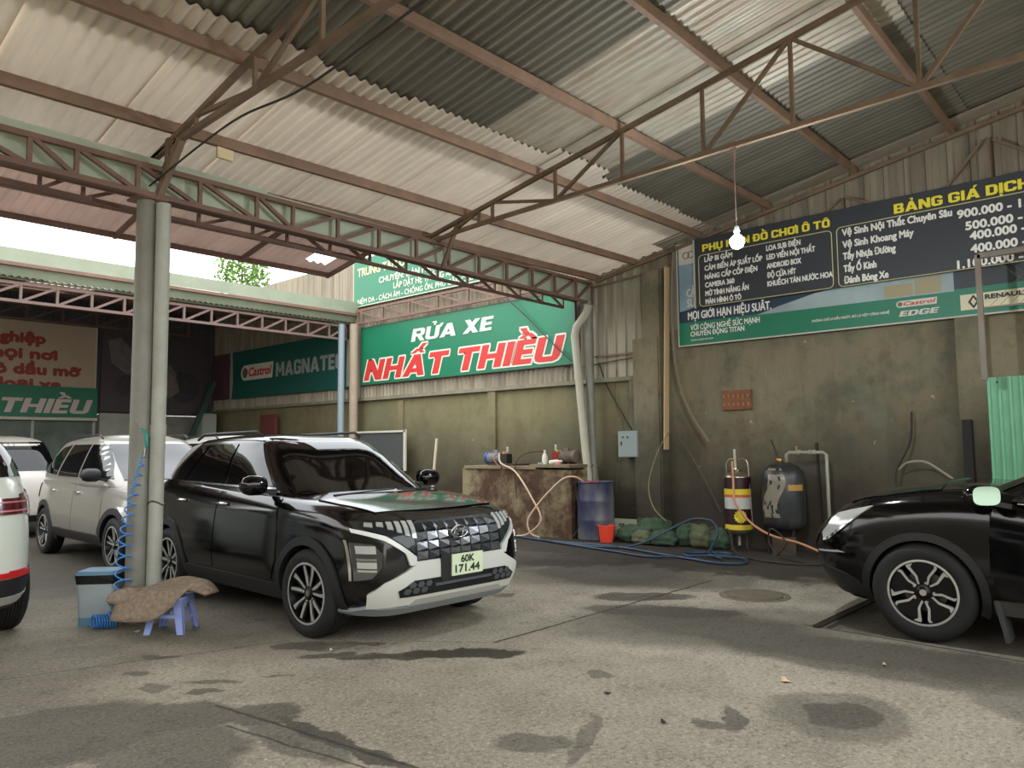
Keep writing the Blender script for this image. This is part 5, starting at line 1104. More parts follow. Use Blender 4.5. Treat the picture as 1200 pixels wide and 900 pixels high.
    patch([(-w2 + .25, zb_ - .02), (w2 - .25, zb_ - .02), (w2 - .36, zt), (-w2 + .36, zt)], lambda y, z: G_.front(y, z), .008, .012, glass_d, 'windshield', car_, .08)
    patch([(-w2 + .18, zb_), (w2 - .18, zb_), (w2 - .32, zt + .01), (-w2 + .32, zt + .01)], lambda y, z: G_.rear(y, z), .010, .012, glass_d, 'rear_window', car_, .08, True)
    patch([(-w2 + .05, .30), (w2 - .05, .30), (w2 - .05, .40), (-w2 + .05, .40)], lambda y, z: S_.rear(y, z), .012, .03, cladp, 'rear_bumper_trim', car_, .07, True)
    patch([(-.5, .45), (.5, .45), (.55, .62), (-.55, .62)], lambda y, z: S_.front(y, z), .012, .02, gr_d, 'grille', car_, .07)
    MB().box((-h2 + .02, 0, .72), (.02, .36, .17)).build('number_plate', M('white_plate', (210, 212, 204), .5), car_)
    MB().box((0, 0, .33), (L * .8, W * .7, .14)).build('underbody', cladp, car_)
    return car_, S_, G_
c_s, Ss, Gs = family_car('silver crossover parked behind the blue coiled hose, dark wheel arches and roof rails', (4.50, 11.2, 0), R(-91), silver_paint, 1.70, 4.45, 1.76, True, .335, 'vee', 1.06)
family_car('pearl white hatchback with a big dark rear window, behind the silver car at far left', (3.9, 16.9, 0), R(88), pearl_paint, 1.76, 4.3, 1.80, False, .33, 'plain', 1.08, rails=False)
family_car('white crossover mostly hidden behind the black car, only roof and windshield showing', (6.7, 12.3, 0), R(-91), pearl_paint, 1.72, 4.4, 1.80, False, .33, 'plain', 1.06)
# the white car whose rear corner fills the left edge
wc_, Sw, Gw = family_car('white car at the left edge, only its rear corner and red lamp strip in view', (1.08, 8.9, 0), R(91), white_paint, 1.78, 4.5, 1.86, False, .36, 'plain', 1.22, rails=False)
mr = lambda y, z: Sw.rear(y, z)
stp = patch([(-.88, 1.00), (.88, 1.00), (.88, 1.12), (-.88, 1.12)], mr, .018, .02, redlamp, 'lamp_strip', wc_, .06, True)
patch([(-.80, .53), (-.40, .53), (-.40, .57), (-.80, .57)], mr, .022, .02, brightred, 'lower_reflector', wc_, .06, True)
patch([(-.84, .335), (.84, .335), (.84, .395), (-.84, .395)], mr, .020, .03, satin, 'bumper_lip', wc_, .06, True)
for z_ in (1.02, 1.085): patch([(-.80, z_), (-.30, z_), (-.30, z_ + .012), (-.80, z_ + .012)], mr, .021, .01, M('pale_red_line', (196, 120, 124), .3), 'light_line', stp, .06, True)
patch([(-.84, .40), (.84, .40), (.84, .52), (-.84, .52)], mr, .014, .02, cladp, 'bumper_insert', wc_, .06, True)
# ================================================================ things around the wash bay
# concrete water tank
tankm = bpy.data.materials.new('rust_stained_cement'); t_ = NT(tankm)
n1 = t_.noise(1.3, 8, .65); n2 = t_.noise(3.5, 6, .6); n3 = t_.noise(12, 5, .6)
c_ = t_.mix(t_.ramp(n1, .42, .58), srgb(74, 50, 32), srgb(134, 122, 92)); c_ = t_.mix(t_.m('MULTIPLY', t_.ramp(n2, .52, .62), .8), c_, srgb(66, 42, 28)); c_ = t_.mix(t_.m('MULTIPLY', t_.ramp(n3, .62, .7), .7), c_, srgb(38, 32, 26))
t_.l(c_, t_.b.inputs['Base Color']); t_.b.inputs['Roughness'].default_value = .85; t_.bump(t_.m('ADD', n2, n3), .6, .03)
tk = empty('water_tank', (10.1, 8.85, 0)); tag(tk, 'rust stained cement water tank against the wall under the green banner', 'tank')
mb = MB(); W_, L_, H_, th_ = .76, 2.5, 1.10, .12
mb.box((-W_ / 2 + th_ / 2, 0, H_ / 2), (th_, L_, H_)); mb.box((W_ / 2 - th_ / 2, 0, H_ / 2), (th_, L_, H_)); mb.box((0, -L_ / 2 + th_ / 2, H_ / 2), (W_ - 2 * th_, th_, H_)); mb.box((0, L_ / 2 - th_ / 2, H_ / 2), (W_ - 2 * th_, th_, H_))
mb.build('walls', tankm, tk)
slabm = M('dirty_cover_slab', (128, 116, 92), .85, var=.25, vscale=6, dirt=(84, 56, 36), dirt_amt=.6, bump=.3)
for y_, l_, dz, rz_ in ((.72, .92, 0, .0), (-.15, .75, .0, .01), (-.82, .86, .035, -.015)): MB().box((-.01, y_, H_ + .025 + dz), (.80, l_, .05), rz_).build('cover_slab', slabm, tk)
MB().box((0, 0, .55), (.5, 2.2, .02)).build('water', M('murky_water', (40, 40, 32), .05), tk)

def motor(name, label, loc, rz, colm, capm, bodym, ln=.24, r=.085):
    t = empty(name, loc, rz); tag(t, label, 'pump')
    mb = MB(); prof = [(r, -ln / 2)]
    for k_ in range(9):
        x_ = -ln / 2 + ln * (k_ + .2) / 9; prof += [(r, x_), (r + .008, x_ + .003), (r + .008, x_ + .010), (r, x_ + .013)]
    mb.lathe(prof + [(r, ln / 2)], (0, 0, r + .03), 24, 'x').build('motor_body', bodym, t, smooth=True, autosmooth=40)
    MB().lathe([(r * .8, -.06), (r + .014, -.045), (r + .014, 0.0)], (-ln / 2, 0, r + .03), 24, 'x').build('fan_cover', capm, t, smooth=True, autosmooth=40)
    MB().box((.03, 0, r * 2 + .055), (.09, .07, .05)).build('terminal_box', bodym, t)
    for s_ in (-1, 1): MB().box((s_ * .07, 0, .014), (.04, 2 * r, .028)).build('foot', cladp, t)
    MB().box((ln / 2 + .09, 0, r + .02), (.17, .15, .17)).build('pump_head', colm, t)
    for s_ in (-1, 0, 1): MB().lathe([(.018, 0), (.018, .035), (.010, .045)], (ln / 2 + .07 + .0, s_ * .045, r + .10), 12).build('valve_cap', M('brass', (170, 140, 90), .35, .9), t, smooth=True, autosmooth=40)
    MB().lathe([(.022, 0), (.024, .05), (.024, .09), (.012, .10)], (ln / 2 + .11, .03, r + .13), 16).build('pressure_chamber', M('polished_knob', (200, 198, 190), .3, .7), t, smooth=True, autosmooth=40)
    return t
grey_m = M('grey_motor_enamel', (112, 116, 116), .5); redm = M('red_pump_enamel', (120, 30, 26), .4); bluem = M('blue_plastic_cover', (34, 70, 150), .45); blackm = M('black_pump_casting', (30, 30, 30), .5)
motor('water_pump', 'grey motor with a blue fan cover on the left of the tank', (10.1, 9.62, 1.15), R(-88), blackm, bluem, grey_m, .30, .10)
motor('water_pump', 'dusty brown motor with a red pump head on the right of the tank', (10.15, 7.98, 1.185), R(92), redm, M('dusty_cover', (96, 84, 72), .7), M('dusty_motor', (104, 92, 78), .7, var=.15, vscale=9), .26, .095)
tag(MB().box((10.1, 9.3, 1.165), (.45, .62, .03)).build('wooden_board', M('dark_wet_board', (58, 44, 32), .8)), 'dark board under the blue capped pump on the tank', 'board')
bt_ = empty('plastic_bottle', (9.84, 8.24, 1.185)); tag(bt_, 'small white upright spray bottle beside the red pump head', 'bottle')
MB().lathe([(.045, 0), (.048, .02), (.048, .12), (.03, .17), (.016, .19), (.016, .21)], n=18).build('body', white, bt_, smooth=True, autosmooth=50); MB().lathe([(.02, .205), (.02, .24)], n=14).build('cap', white, bt_)
bt2 = empty('plastic_bottle', (9.84, 8.02, 1.225)); tag(bt2, 'white bottle lying on its side right of the upright one', 'bottle'); bt2.rotation_euler = (R(84), 0, R(12))
MB().lathe([(.035, -.10), (.037, -.09), (.037, .04), (.02, .08), (.014, .10)], n=18).build('body', white, bt2, smooth=True, autosmooth=50); MB().lathe([(.018, .10), (.018, .13)], n=14).build('cap', white, bt2)
tag(MB().box((9.80, 7.93, 1.20), (.05, .11, .03), .2).build('soap_box', M('pink_soap_box', (186, 110, 100), .5)), 'small pinkish soap box beside the lying bottle', 'box')
tag(MB().box((9.80, 8.30, 1.2), (.04, .10, .03), -.1).build('sponge', M('mint_sponge', (120, 150, 132), .9)), 'small pale green sponge left of the white upright bottle', 'sponge')

# blue barrel
drm = bpy.data.materials.new('worn_blue_plastic'); t_ = NT(drm); a_ = t_.noise(2.0, 6, .6, stretch=(1, 1, .35)); c_ = t_.mix(t_.ramp(a_, .4, .62), srgb(50, 54, 78), srgb(108, 108, 108)); t_.l(c_, t_.b.inputs['Base Color']); t_.b.inputs['Roughness'].default_value = .42
ba = empty('plastic_barrel', (9.97, 7.30, 0)); tag(ba, 'worn blue grey plastic barrel standing at the right end of the tank', 'barrel')
MB().lathe([(.27, 0), (.29, .02), (.292, .30), (.298, .32), (.292, .34), (.292, .60), (.298, .62), (.292, .64), (.28, .86), (.285, .88), (.285, .92), (.265, .92), (.262, .87), (.0001, .87)], n=40, capt=False).build('body', drm, ba, smooth=True, autosmooth=40)
MB().tube([(.282 * math.cos(a), .282 * math.sin(a), .905) for a in np.linspace(0, 2 * math.pi, 33)[:-1]], .014, 8, closed=True).build('rim', M('dark_blue_rim', (36, 42, 78), .45), ba, smooth=True)
ra = MB(); N_ = 9
vs = [(-.05 + .14 * i / N_ * 1.6 - .06, -.10 + .2 * j / N_, .935 + .018 * math.sin(i * 1.9) * math.cos(j * 1.3)) for i in range(N_ + 1) for j in range(N_ + 1)]
ra.add(vs, [(i * (N_ + 1) + j, (i + 1) * (N_ + 1) + j, (i + 1) * (N_ + 1) + j + 1, i * (N_ + 1) + j + 1) for i in range(N_) for j in range(N_)])
rg = ra.build('rag', M('red_cloth', (190, 34, 40), .85), None, smooth=True); rg.location = (9.80, 7.27, -.02); tag(rg, 'crumpled red rag on top of the blue grey barrel', 'rag')
bk = empty('bucket', (9.80, 6.98, 0)); tag(bk, 'small bright red plastic bucket in front of the barrel', 'bucket')
redp = M('orange_red_plastic', (232, 74, 54), .35)
MB().lathe([(.095, 0), (.10, .01), (.128, .24), (.140, .245), (.140, .262), (.128, .262), (.122, .24), (.095, .02), (.0001, .015)], n=32, capt=False).build('body', redp, bk, smooth=True, autosmooth=35)
MB().tube([(.13 * math.cos(a), .13 * math.sin(a), .235 - .03 * abs(math.sin(a))) for a in np.linspace(.2, math.pi - .2, 12)], .004, 6).build('handle', redp, bk)

# sacks
grm = M('green_sack_fabric', (56, 76, 56), .9, var=.25, vscale=14, bump=.4, bscale=60); grb = M('mud_green_sack', (84, 88, 62), .9, var=.25, vscale=10, bump=.4)
import bmesh
def sack(loc, size, rz, mat, label, seed, tilt=0.0):
    bm = bmesh.new(); bmesh.ops.create_icosphere(bm, subdivisions=4, radius=1.0); rnd = random.Random(seed); ph = [rnd.uniform(0, 6) for _ in range(6)]
    for v in bm.verts:
        x, y, z = v.co; s_ = .8; x = math.copysign(abs(x) ** s_, x); y = math.copysign(abs(y) ** s_, y)
        d = 1 + .06 * math.sin(5 * x + ph[0]) * math.cos(4 * y + ph[1]) + .05 * math.sin(9 * z + 3 * x + ph[2]) + .035 * math.sin(13 * y + ph[3] + 5 * z)
        z = z if z > 0 else z * .8
        v.co = (x * size[0] * d, y * size[1] * d, z * size[2] * d)
    zm = min(v.co.z for v in bm.verts)
    for v in bm.verts: v.co.z = max(v.co.z - zm - .02, 0)
    me = bpy.data.meshes.new('sack'); bm.to_mesh(me); bm.free(); me.materials.append(mat); me.polygons.foreach_set('use_smooth', [True] * len(me.polygons))
    t = empty('sack', loc, rz); b = bpy.data.objects.new('bag', me); COL.objects.link(b); b.parent = t; b.rotation_euler = (0, tilt, 0)
    MB().lathe([(.02, -.02), (.045, .0), (.02, .03), (.05, .09), (.03, .10)], (0, size[1] * .75, size[2] * 1.2), 10).build('tied_neck', mat, t, smooth=True)
    tag(t, label, 'sack', 'green sacks along the wall'); return t
sack((10.05, 6.66, 0), (.17, .24, .15), .3, grm, 'green sack nearest the red bucket, leftmost of the row', 1)
sack((9.94, 6.40, 0), (.16, .19, .13), -.4, grb, 'muddy olive sack in front of the left green sacks', 2)
sack((10.16, 6.34, 0), (.19, .28, .23), .6, grm, 'largest green sack, piled against the foot of the pilaster', 3)
sack((9.97, 6.05, 0), (.18, .20, .14), .2, grm, 'low green sack directly in front of the largest one', 4)
sack((10.15, 5.78, 0), (.15, .16, .18), .1, grm, 'green sack right of the pilaster, third from the striped cylinder', 5)
sack((10.08, 5.50, 0), (.17, .17, .20), -.1, grb, 'round olive green sack with the blue hose draped behind it', 6)
sack((10.14, 5.26, 0), (.16, .17, .17), .0, grm, 'green sack touching the yellow and black striped cylinder', 7)
tag(MB().box((10.38, 6.95, .16), (.03, .5, .30), .1).build('foam_board', M('offwhite_board', (176, 174, 150), .8)), 'off white board leaning behind the leftmost green sack', 'board')

# hoses
bh = M('blue_hose', (34, 54, 74), .45); ph_ = M('beige_pink_hose', (190, 160, 134), .45)
def hose(pts, r, mat, label, name='hose', k=8): return tag(MB().tube(catmull(pts, k), r, 8).build(name, mat, None, smooth=True), label, 'hose', None)
hose([(9.50, 8.9, .02), (9.30, 8.2, .02), (9.22, 7.5, .02), (9.30, 6.8, .02), (9.25, 6.2, .02), (9.05, 5.6, .02), (8.9, 5.0, .02), (8.8, 4.6, .02), (9.0, 4.35, .02), (9.3, 4.5, .03), (9.2, 4.9, .04), (8.95, 5.1, .05), (9.3, 5.3, .03), (9.6, 5.0, .03), (9.5, 4.75, .03), (9.2, 4.85, .055)], .020, bh, 'long thick blue hose lying along the floor from the tank to the striped cylinder')
hose([(9.18, 7.3, .02), (9.15, 6.6, .02), (9.5, 6.2, .06), (9.9, 5.75, .34), (10.0, 5.55, .42), (9.95, 5.25, .40), (9.88, 5.15, .22), (9.55, 5.08, .08), (9.35, 5.0, .04), (9.1, 4.7, .03)], .018, bh, 'blue hose arching up over the green sacks and down again')
hose([(9.35, 8.6, .02), (9.45, 8.3, .02), (9.2, 7.7, .025), (9.05, 7.0, .02), (8.9, 6.3, .02), (8.75, 5.6, .02), (8.85, 5.2, .04)], .017, bh, 'blue hose running on the floor just in front of the red bucket')
hose([(9.75, 9.2, 1.36), (9.68, 9.1, 1.2), (9.62, 8.7, 1.05), (9.45, 8.2, .65), (9.38, 7.95, .32), (9.35, 8.2, .08), (9.35, 8.45, .03)], .016, ph_, 'beige hose falling from the left pump across the tank face')
hose([(9.86, 7.44, .90), (9.74, 7.52, .99), (9.62, 7.66, .97), (9.52, 7.84, .80), (9.42, 8.05, .55), (9.35, 8.2, .3), (9.35, 8.15, .1), (9.4, 8.0, .03)], .016, ph_, 'beige hose curving out of the barrel top down to the floor')
hose([(9.9, 9.3, 1.38), (9.76, 9.35, 1.3), (9.73, 9.2, 1.15), (9.74, 9.0, 1.12)], .010, M('dull_pink_hose', (140, 78, 72), .6), 'short dull red hose looped under the left pump')
hose([(9.95, 8.35, 1.40), (9.75, 8.6, 1.36), (9.66, 8.75, 1.15), (9.66, 8.72, .6)], .008, M('black_cable'), 'thin black cable hanging over the tank between the two pumps', 'cable')
hose([(9.74, 7.52, .95), (9.67, 7.45, .7), (9.62, 7.35, .3), (9.5, 7.5, .03), (9.3, 7.9, .02)], .006, M('black_cable'), 'thin black cable running down the front of the barrel', 'cable')

# control box on the wall and cables
cb = empty('control_box', (10.45, 6.93, 1.30)); tag(cb, 'pale grey electric control box on the wall left of the pilaster', 'control box')
gb = M('light_grey_enamel', (136, 146, 142), .45)
MB().box((0, 0, .21), (.16, .38, .42)).build('body', gb, cb); MB().box((-.085, 0, .21), (.012, .36, .40)).build('door', gb, cb)
for y_ in (.09, .0): MB().lathe([(.016, .0), (.016, .012)], (-.10, y_, .32), 12, 'x').build('push_button', M('dark_print'), cb)
MB().box((-.095, .12, .22), (.012, .022, .06)).build('lock', M('dark_print'), cb)
ye = M('yellow_green_wire', (130, 122, 78), .6)
def wire(pts, r, mat, label): return tag(MB().tube(catmull(pts, 6), r, 5).build('cable', mat), label, 'cable')
wire([(10.43, 6.83, 1.30), (10.40, 6.80, 1.15), (10.40, 6.70, 1.02), (10.42, 6.62, 1.05), (10.42, 6.66, 1.22)], .010, ye, 'yellowish wires looping below the grey control box')
wire([(10.55, 7.6, 2.9), (10.55, 7.45, 2.5), (10.54, 7.1, 1.95), (10.52, 6.95, 1.74)], .010, M('black_cable'), 'dark cable sloping down the wall into the control box')
wire([(10.55, 7.25, 2.75), (10.55, 7.28, 2.2), (10.55, 7.12, 1.8), (10.54, 7.24, 1.5), (10.54, 7.30, .7)], .007, M('brown_wire', (84, 72, 54), .7), 'thin brown wire hanging down the wall right of the posts')
wire([(10.36, 9.55, 4.25), (10.42, 9.1, 3.85), (10.42, 8.5, 3.3), (10.38, 8.05, 2.95)], .012, M('black_cable'), 'black cable sloping across the big green banner to the rain pipe')
wire([(10.35, 6.14, 1.70), (10.25, 6.3, 1.4), (10.2, 6.45, .9), (10.15, 6.35, .55), (10.1, 6.1, .35)], .008, ye, 'yellowish cable hanging from the plank foot to the sacks')
wire([(10.35, 6.14, 1.70), (10.40, 5.9, 1.45), (10.42, 5.6, .95), (10.40, 5.35, .5)], .011, M('brown_wire'), 'dark wire running from the plank foot down toward the striped cylinder')
wire([(10.5, 2.75, 1.88), (10.48, 2.78, 1.5), (10.42, 2.95, 1.1), (10.4, 2.9, .8)], .014, M('black_cable'), 'black cable on the wall above the right-hand car hood')
wire([(10.45, 2.92, 1.15), (10.4, 2.8, 1.24), (10.4, 2.6, 1.25), (10.4, 2.4, 1.12), (10.4, 2.25, 1.0)], .014, M('pale_hose', (150, 144, 124), .6), 'pale hose arching on the wall above the right-hand car hood')
MBw = [(10.50, y_, z_) for y_, z_ in ((7.9, 2.85), (7.2, 2.9), (6.8, 2.92))]
wire(MBw, .012, M('brown_wire'), 'brown conduit along the top edge of the plaster behind the posts')

# old notice plate painted on the wall
np_ = empty('wall_plaque', (10.585, 5.13, 2.0)); tag(np_, 'small rusty orange tablet fixed on the plaster wall below the price board', 'plaque')
MB().box((-.01, 0, .145), (.04, .46, .29)).build('panel', M('rusty_orange_tile', (126, 82, 54), .8, var=.25, vscale=12, bump=.3), np_)
for r_ in range(2):
    for k_ in range(6): MB().box((-.034, .19 - k_ * .075, .08 + r_ * .12), (.01, .035, .05)).build('raised_mark', M('pale_tile_mark', (146, 104, 72), .8), np_)

# foam cylinder with stickers
fc = empty('foam_cylinder', (10.28, 5.02, 0)); tag(fc, 'upright foam wash cylinder with yellow and black stickers against the wall', 'cylinder')
dkb = M('maroon_black_print', (46, 20, 24), .4); yel = M('yellow_sticker', (214, 190, 44), .5)
rC = .185
def band(z0, z1, mat, nm, off=.0, a0=0, a1=2 * math.pi, n=40):
    mb = MB(); vs = []
    for k_ in range(n + 1):
        a = a0 + (a1 - a0) * k_ / n; vs += [((rC + off) * math.cos(a), (rC + off) * math.sin(a), z0), ((rC + off) * math.cos(a), (rC + off) * math.sin(a), z1)]
    mb.add(vs, [(2 * i, 2 * i + 2, 2 * i + 3, 2 * i + 1) for i in range(n)]); return mb.build(nm, mat, fc, smooth=True)
MB().lathe([(.07, .20), (.14, .215), (rC, .27), (rC, 1.02), (.165, 1.06), (.10, 1.085), (.04, 1.10), (.04, 1.13)], n=40).build('shell', M('brushed_steel', (150, 140, 122), .3, .8), fc, smooth=True, autosmooth=50)
band(.86, 1.02, dkb, 'dark_sticker', .002); band(.74, .78, M('orange_sticker', (196, 96, 40), .5), 'orange_sticker', .003); band(.78, .86, yel, 'yellow_sticker', .003); band(.58, .74, M('silver_sticker', (190, 190, 184), .35), 'silver_sticker', .002); band(.33, .58, dkb, 'dark_sticker', .002); band(.29, .36, yel, 'yellow_sticker', .004)
AC = math.atan2(-5.02, -10.28)
def onc(ang, z, o=.006): return Vector(((rC + o) * math.cos(ang), (rC + o) * math.sin(ang), z))
cy = lambda a, b, o: onc(AC + .15 + a / rC, b, o)
st = [cy(.095 * (1 if k_ % 2 else .80) * math.cos(k_ * math.pi / 14), .475 + .095 * (1 if k_ % 2 else .80) * math.sin(k_ * math.pi / 14), .006) for k_ in range(28)]
MB().add(st + [cy(0, .475, .008)], [(i, (i + 1) % 28, 28) for i in range(28)]).build('star_sticker', yel, fc)
text('XÀ PHÒNG', (0, 0, 0), (1, 0, 0), (0, 0, 1), .16, .03, M('olive_print', (120, 110, 30), .6), fc, bold=.001, mp=lambda a, b, o: cy(a - .08, .47 + b, .010 + o * .1)) if False else None
for k_, (ang, z0) in enumerate(((-.5, .0), (2.6, .0), (.9, .0))): MB().bar((.13 * math.cos(ang), .13 * math.sin(ang), 0), (.13 * math.cos(ang), .13 * math.sin(ang), .26), .03, .008).build('leg', M('brushed_steel'), fc)
MB().lathe([(.018, .06), (.018, .24)], (.0, -.0, 0), 12).build('drain_pipe', M('pale_pvc'), fc)
MB().tube(catmull([(-.02, .15, 1.03), (-.02, .155, 1.2), (0, .12, 1.27), (0, .05, 1.28)], 5), .010, 6).build('handle', M('brushed_steel'), fc); MB().tube(catmull([(0, -.02, 1.27), (0, -.10, 1.28), (0, -.16, 1.22), (0, -.175, 1.0), (0, -.21, .3)], 5), .010, 6).build('guard_pipe', M('brushed_steel'), fc)
MB().tube([(-.01, .02, 1.13), (-.01, .03, 1.42)], .018, 10).build('filler_pipe', M('pale_pvc'), fc); MB().lathe([(.035, 0), (.04, .02), (.02, .05)], (0, .03, 1.12), 12).build('valve', chrome, fc, smooth=True)
# pressure tank
pt = empty('pressure_tank', (10.30, 4.36, 0)); tag(pt, 'dark grey pressure tank on thin legs wrapped with torn plastic, beside the striped cylinder', 'tank')
MB().lathe([(.10, .31), (.20, .33), (.275, .39), (.285, .46), (.285, 1.0), (.27, 1.10), (.20, 1.19), (.08, 1.235), (.03, 1.24)], n=40).build('vessel', M('scuffed_dark_steel', (58, 60, 60), .38, .4, var=.3, vscale=5, dirt=(110, 104, 92), dirt_amt=.6, stretch=(1, 1, .4)), pt, smooth=True, autosmooth=50)
for k_ in range(3):
    a = AC + k_ * 2.094 + .5; MB().bar((.22 * math.cos(a), .22 * math.sin(a), 0), (.20 * math.cos(a), .20 * math.sin(a), .40), .04, .008).build('leg', M('dark_oily_steel'), pt)
vs = []
for k_ in range(9):
    a = AC + .35 + .10 * k_ - .2; vs += [(.289 * math.cos(a), .289 * math.sin(a), .86 ), (.289 * math.cos(a), .289 * math.sin(a), .94)]
MB().add(vs, [(2 * i, 2 * i + 2, 2 * i + 3, 2 * i + 1) for i in range(8)]).build('name_tape', M('ochre_tape', (166, 128, 60), .6), pt)
rn = random.Random(3); vs = []
for i in range(13):
    for j in range(9):
        z_ = 1.16 - i * .055; a = AC - .95 + j * .10 + .2 * math.sin(i * .5); r_ = (.30 + .012 * math.sin(i * 2.1 + j * 1.7)) * (1 if z_ < 1.08 else .82); vs.append((r_ * math.cos(a), r_ * math.sin(a), z_))
MB().add(vs, [(i * 9 + j, i * 9 + j + 1, (i + 1) * 9 + j + 1, (i + 1) * 9 + j) for i in range(12) for j in range(8) if rn.random() > .12]).build('torn_wrap', M('grey_plastic_film', (128, 122, 106), .35), pt, smooth=True)
MB().tube([(0, 0, 1.23), (0, .05, 1.30), (-.02, .14, 1.55)], .012, 6).build('lever', cladp, pt); MB().lathe([(.03, 1.22), (.045, 1.25), (.045, 1.28), (.02, 1.31)], (0, .04, 0), 12).build('valve', M('brass'), pt, smooth=True)
pvp = M('pale_water_pipe', (146, 146, 128), .5)
wp = empty('water_pipe', (10.30, 4.30, 0)); tag(wp, 'pale pipe leaving the pressure tank top and turning down beside the car nose', 'pipe')
MB().tube([(0, 0, 1.22), (0, 0, 1.34), (0, -.04, 1.37), (0, -.50, 1.37), (0, -.54, 1.34), (0, -.55, .0)], .023, 10).build('pipe', pvp, wp, smooth=True)
for y_ in (-.18, -.33, -.38): MB().lathe([(.034, -.02), (.034, .02)], (0, y_, 1.37), 12, 'y').build('coupling', pvp, wp)
MB().lathe([(.012, 0), (.012, .05), (.02, .055), (.02, .07)], (0, -.14, 1.385), 10).build('tap', M('brass'), wp)
tag(MB().bar((10.42, 3.9, 0.0), (10.56, 3.98, 1.5), .03).build('iron_rod', M('dark_oily_steel')), 'dark iron rod leaning on the wall right of the pressure tank', 'rod')
hose([(10.05, 4.98, 1.25), (10.05, 4.97, .95), (9.95, 4.90, .68), (9.98, 4.70, .42), (9.95, 4.40, .27), (9.9, 4.0, .20), (9.85, 3.6, .08), (9.8, 3.3, .02)], .017, M('orange_hose', (184, 128, 96), .5), 'orange hose hanging from the striped cylinder and running behind the car nose')
hose([(10.08, 5.10, .30), (9.95, 4.98, .22), (9.7, 4.8, .05), (9.4, 4.4, .02), (9.3, 3.9, .02), (9.5, 3.5, .02)], .012, M('black_cable'), 'black hose curling on the floor below the striped cylinder')
hose([(9.75, 4.25, .04), (9.7, 4.1, .22), (9.75, 4.3, .38), (9.85, 4.4, .2), (9.75, 4.2, .04), (9.5, 3.8, .02)], .011, M('black_cable'), 'looped black hose standing on the floor before the pressure tank')
tag(MB().box((10.12, 4.3, .12), (.04, .3, .24), .3).build('small_crate', M('dark_wood_crate', (70, 58, 44), .8)), 'small dark wooden piece on the floor under the pressure tank', 'crate')

# bin, stool, felt mat, coiled air hose
bn = empty('waste_bin', (2.55, 7.15, 0), R(-42)); tag(bn, 'grey and blue waste bin with a black bag behind the column foot', 'bin')
def rbox(mb, w, d, z0, z1, w2=None, d2=None, b=.03):
    w2 = w2 or w; d2 = d2 or d; A = []
    for (ww, dd, z) in ((w, d, z0), (w2, d2, z1)):
        for sx, sy in ((-1, -1), (1, -1), (1, 1), (-1, 1)):
            for k_ in range(4):
                a = {(-1, -1): math.pi, (1, -1): 1.5 * math.pi, (1, 1): 0, (-1, 1): .5 * math.pi}[(sx, sy)] + k_ * math.pi / 6
                A.append((sx * (ww / 2 - b) + b * math.cos(a), sy * (dd / 2 - b) + b * math.sin(a), z))
    return mb.add(A, [tuple(range(15, -1, -1)), tuple(range(16, 32))] + [(i, (i + 1) % 16, (i + 1) % 16 + 16, i + 16) for i in range(16)])
rbox(MB(), .27, .23, .06, .36, .31, .27).build('body', M('grey_bin_plastic', (156, 168, 170), .45, var=.06, vscale=8), bn, smooth=True, autosmooth=40)
rbox(MB(), .28, .24, 0, .07, .275, .235).build('base', M('blue_grey_plastic', (92, 132, 156), .45), bn, smooth=True, autosmooth=40)
rbox(MB(), .315, .275, .35, .425, .335, .295).build('bag_edge', M('black_bin_bag', (20, 20, 22), .35, bump=.6, bscale=25), bn, smooth=True, autosmooth=40)
rbox(MB(), .33, .29, .425, .455, .30, .26).build('lid', M('blue_grey_plastic'), bn, smooth=True, autosmooth=40)
lil = M('lilac_blue_plastic', (142, 158, 214), .4)
so = empty('stool', (2.84, 6.40, 0), R(-48)); tag(so, 'low lilac blue plastic stool in front of the column', 'stool')
rbox(MB(), .26, .26, .265, .285, .25, .25).build('seat', lil, so, smooth=True, autosmooth=40)
mb = MB()
for s_ in (-1, 1): mb.box((s_ * .122, 0, .245), (.010, .24, .045)); mb.box((0, s_ * .122, .245), (.24, .010, .045))
mb.build('apron', lil, so)
for sx in (-1, 1):
    for sy in (-1, 1):
        mb = MB(); A = []
        for z_, o_, w_ in ((0, .160, .050), (.27, .115, .065)):
            for ax, ay in ((0, 0), (-w_, 0), (-w_, -.012), (-.012, -.012), (-.012, -w_), (0, -w_)): A.append((sx * (o_ + ax), sy * (o_ + ay), z_))
        f_ = [(0, 1, 7, 6), (1, 2, 8, 7), (2, 3, 9, 8), (3, 4, 10, 9), (4, 5, 11, 10), (5, 0, 6, 11), (0, 5, 4, 3, 2, 1), (6, 7, 8, 9, 10, 11)]
        mb.add(A, f_).build('leg', lil, so, recalc=True)
for s_ in (-1, 1): MB().box((s_ * .140, 0, .11), (.012, .25, .028)).build('stretcher', lil, so); MB().box((0, s_ * .140, .14), (.25, .012, .028)).build('stretcher', lil, so)
fm = M('brown_grey_felt', (140, 124, 106), .95, var=.3, vscale=30, bump=.7, bscale=90)
def felt(P, name, label, th=.018):
    n_, m_ = len(P), len(P[0]); g = [catmull(row, 4) for row in P]; cols = list(zip(*g)); g = [catmull(list(c), 4) for c in cols]
    a_, b_ = len(g), len(g[0]); mb = MB(); vs = [tuple(g[i][j]) for i in range(a_) for j in range(b_)]
    mb.add(vs, [(i * b_ + j, (i + 1) * b_ + j, (i + 1) * b_ + j + 1, i * b_ + j + 1) for i in range(a_ - 1) for j in range(b_ - 1)])
    o = mb.build(name, fm, None, smooth=True); s_ = o.modifiers.new('thickness', 'SOLIDIFY'); s_.thickness = th; s_.offset = 0; return tag(o, label, 'mat')
rt_ = Vector((.674, -.739, 0)); bk_ = Vector((.737, .671, 0)); c0 = Vector((2.80, 6.38, 0))
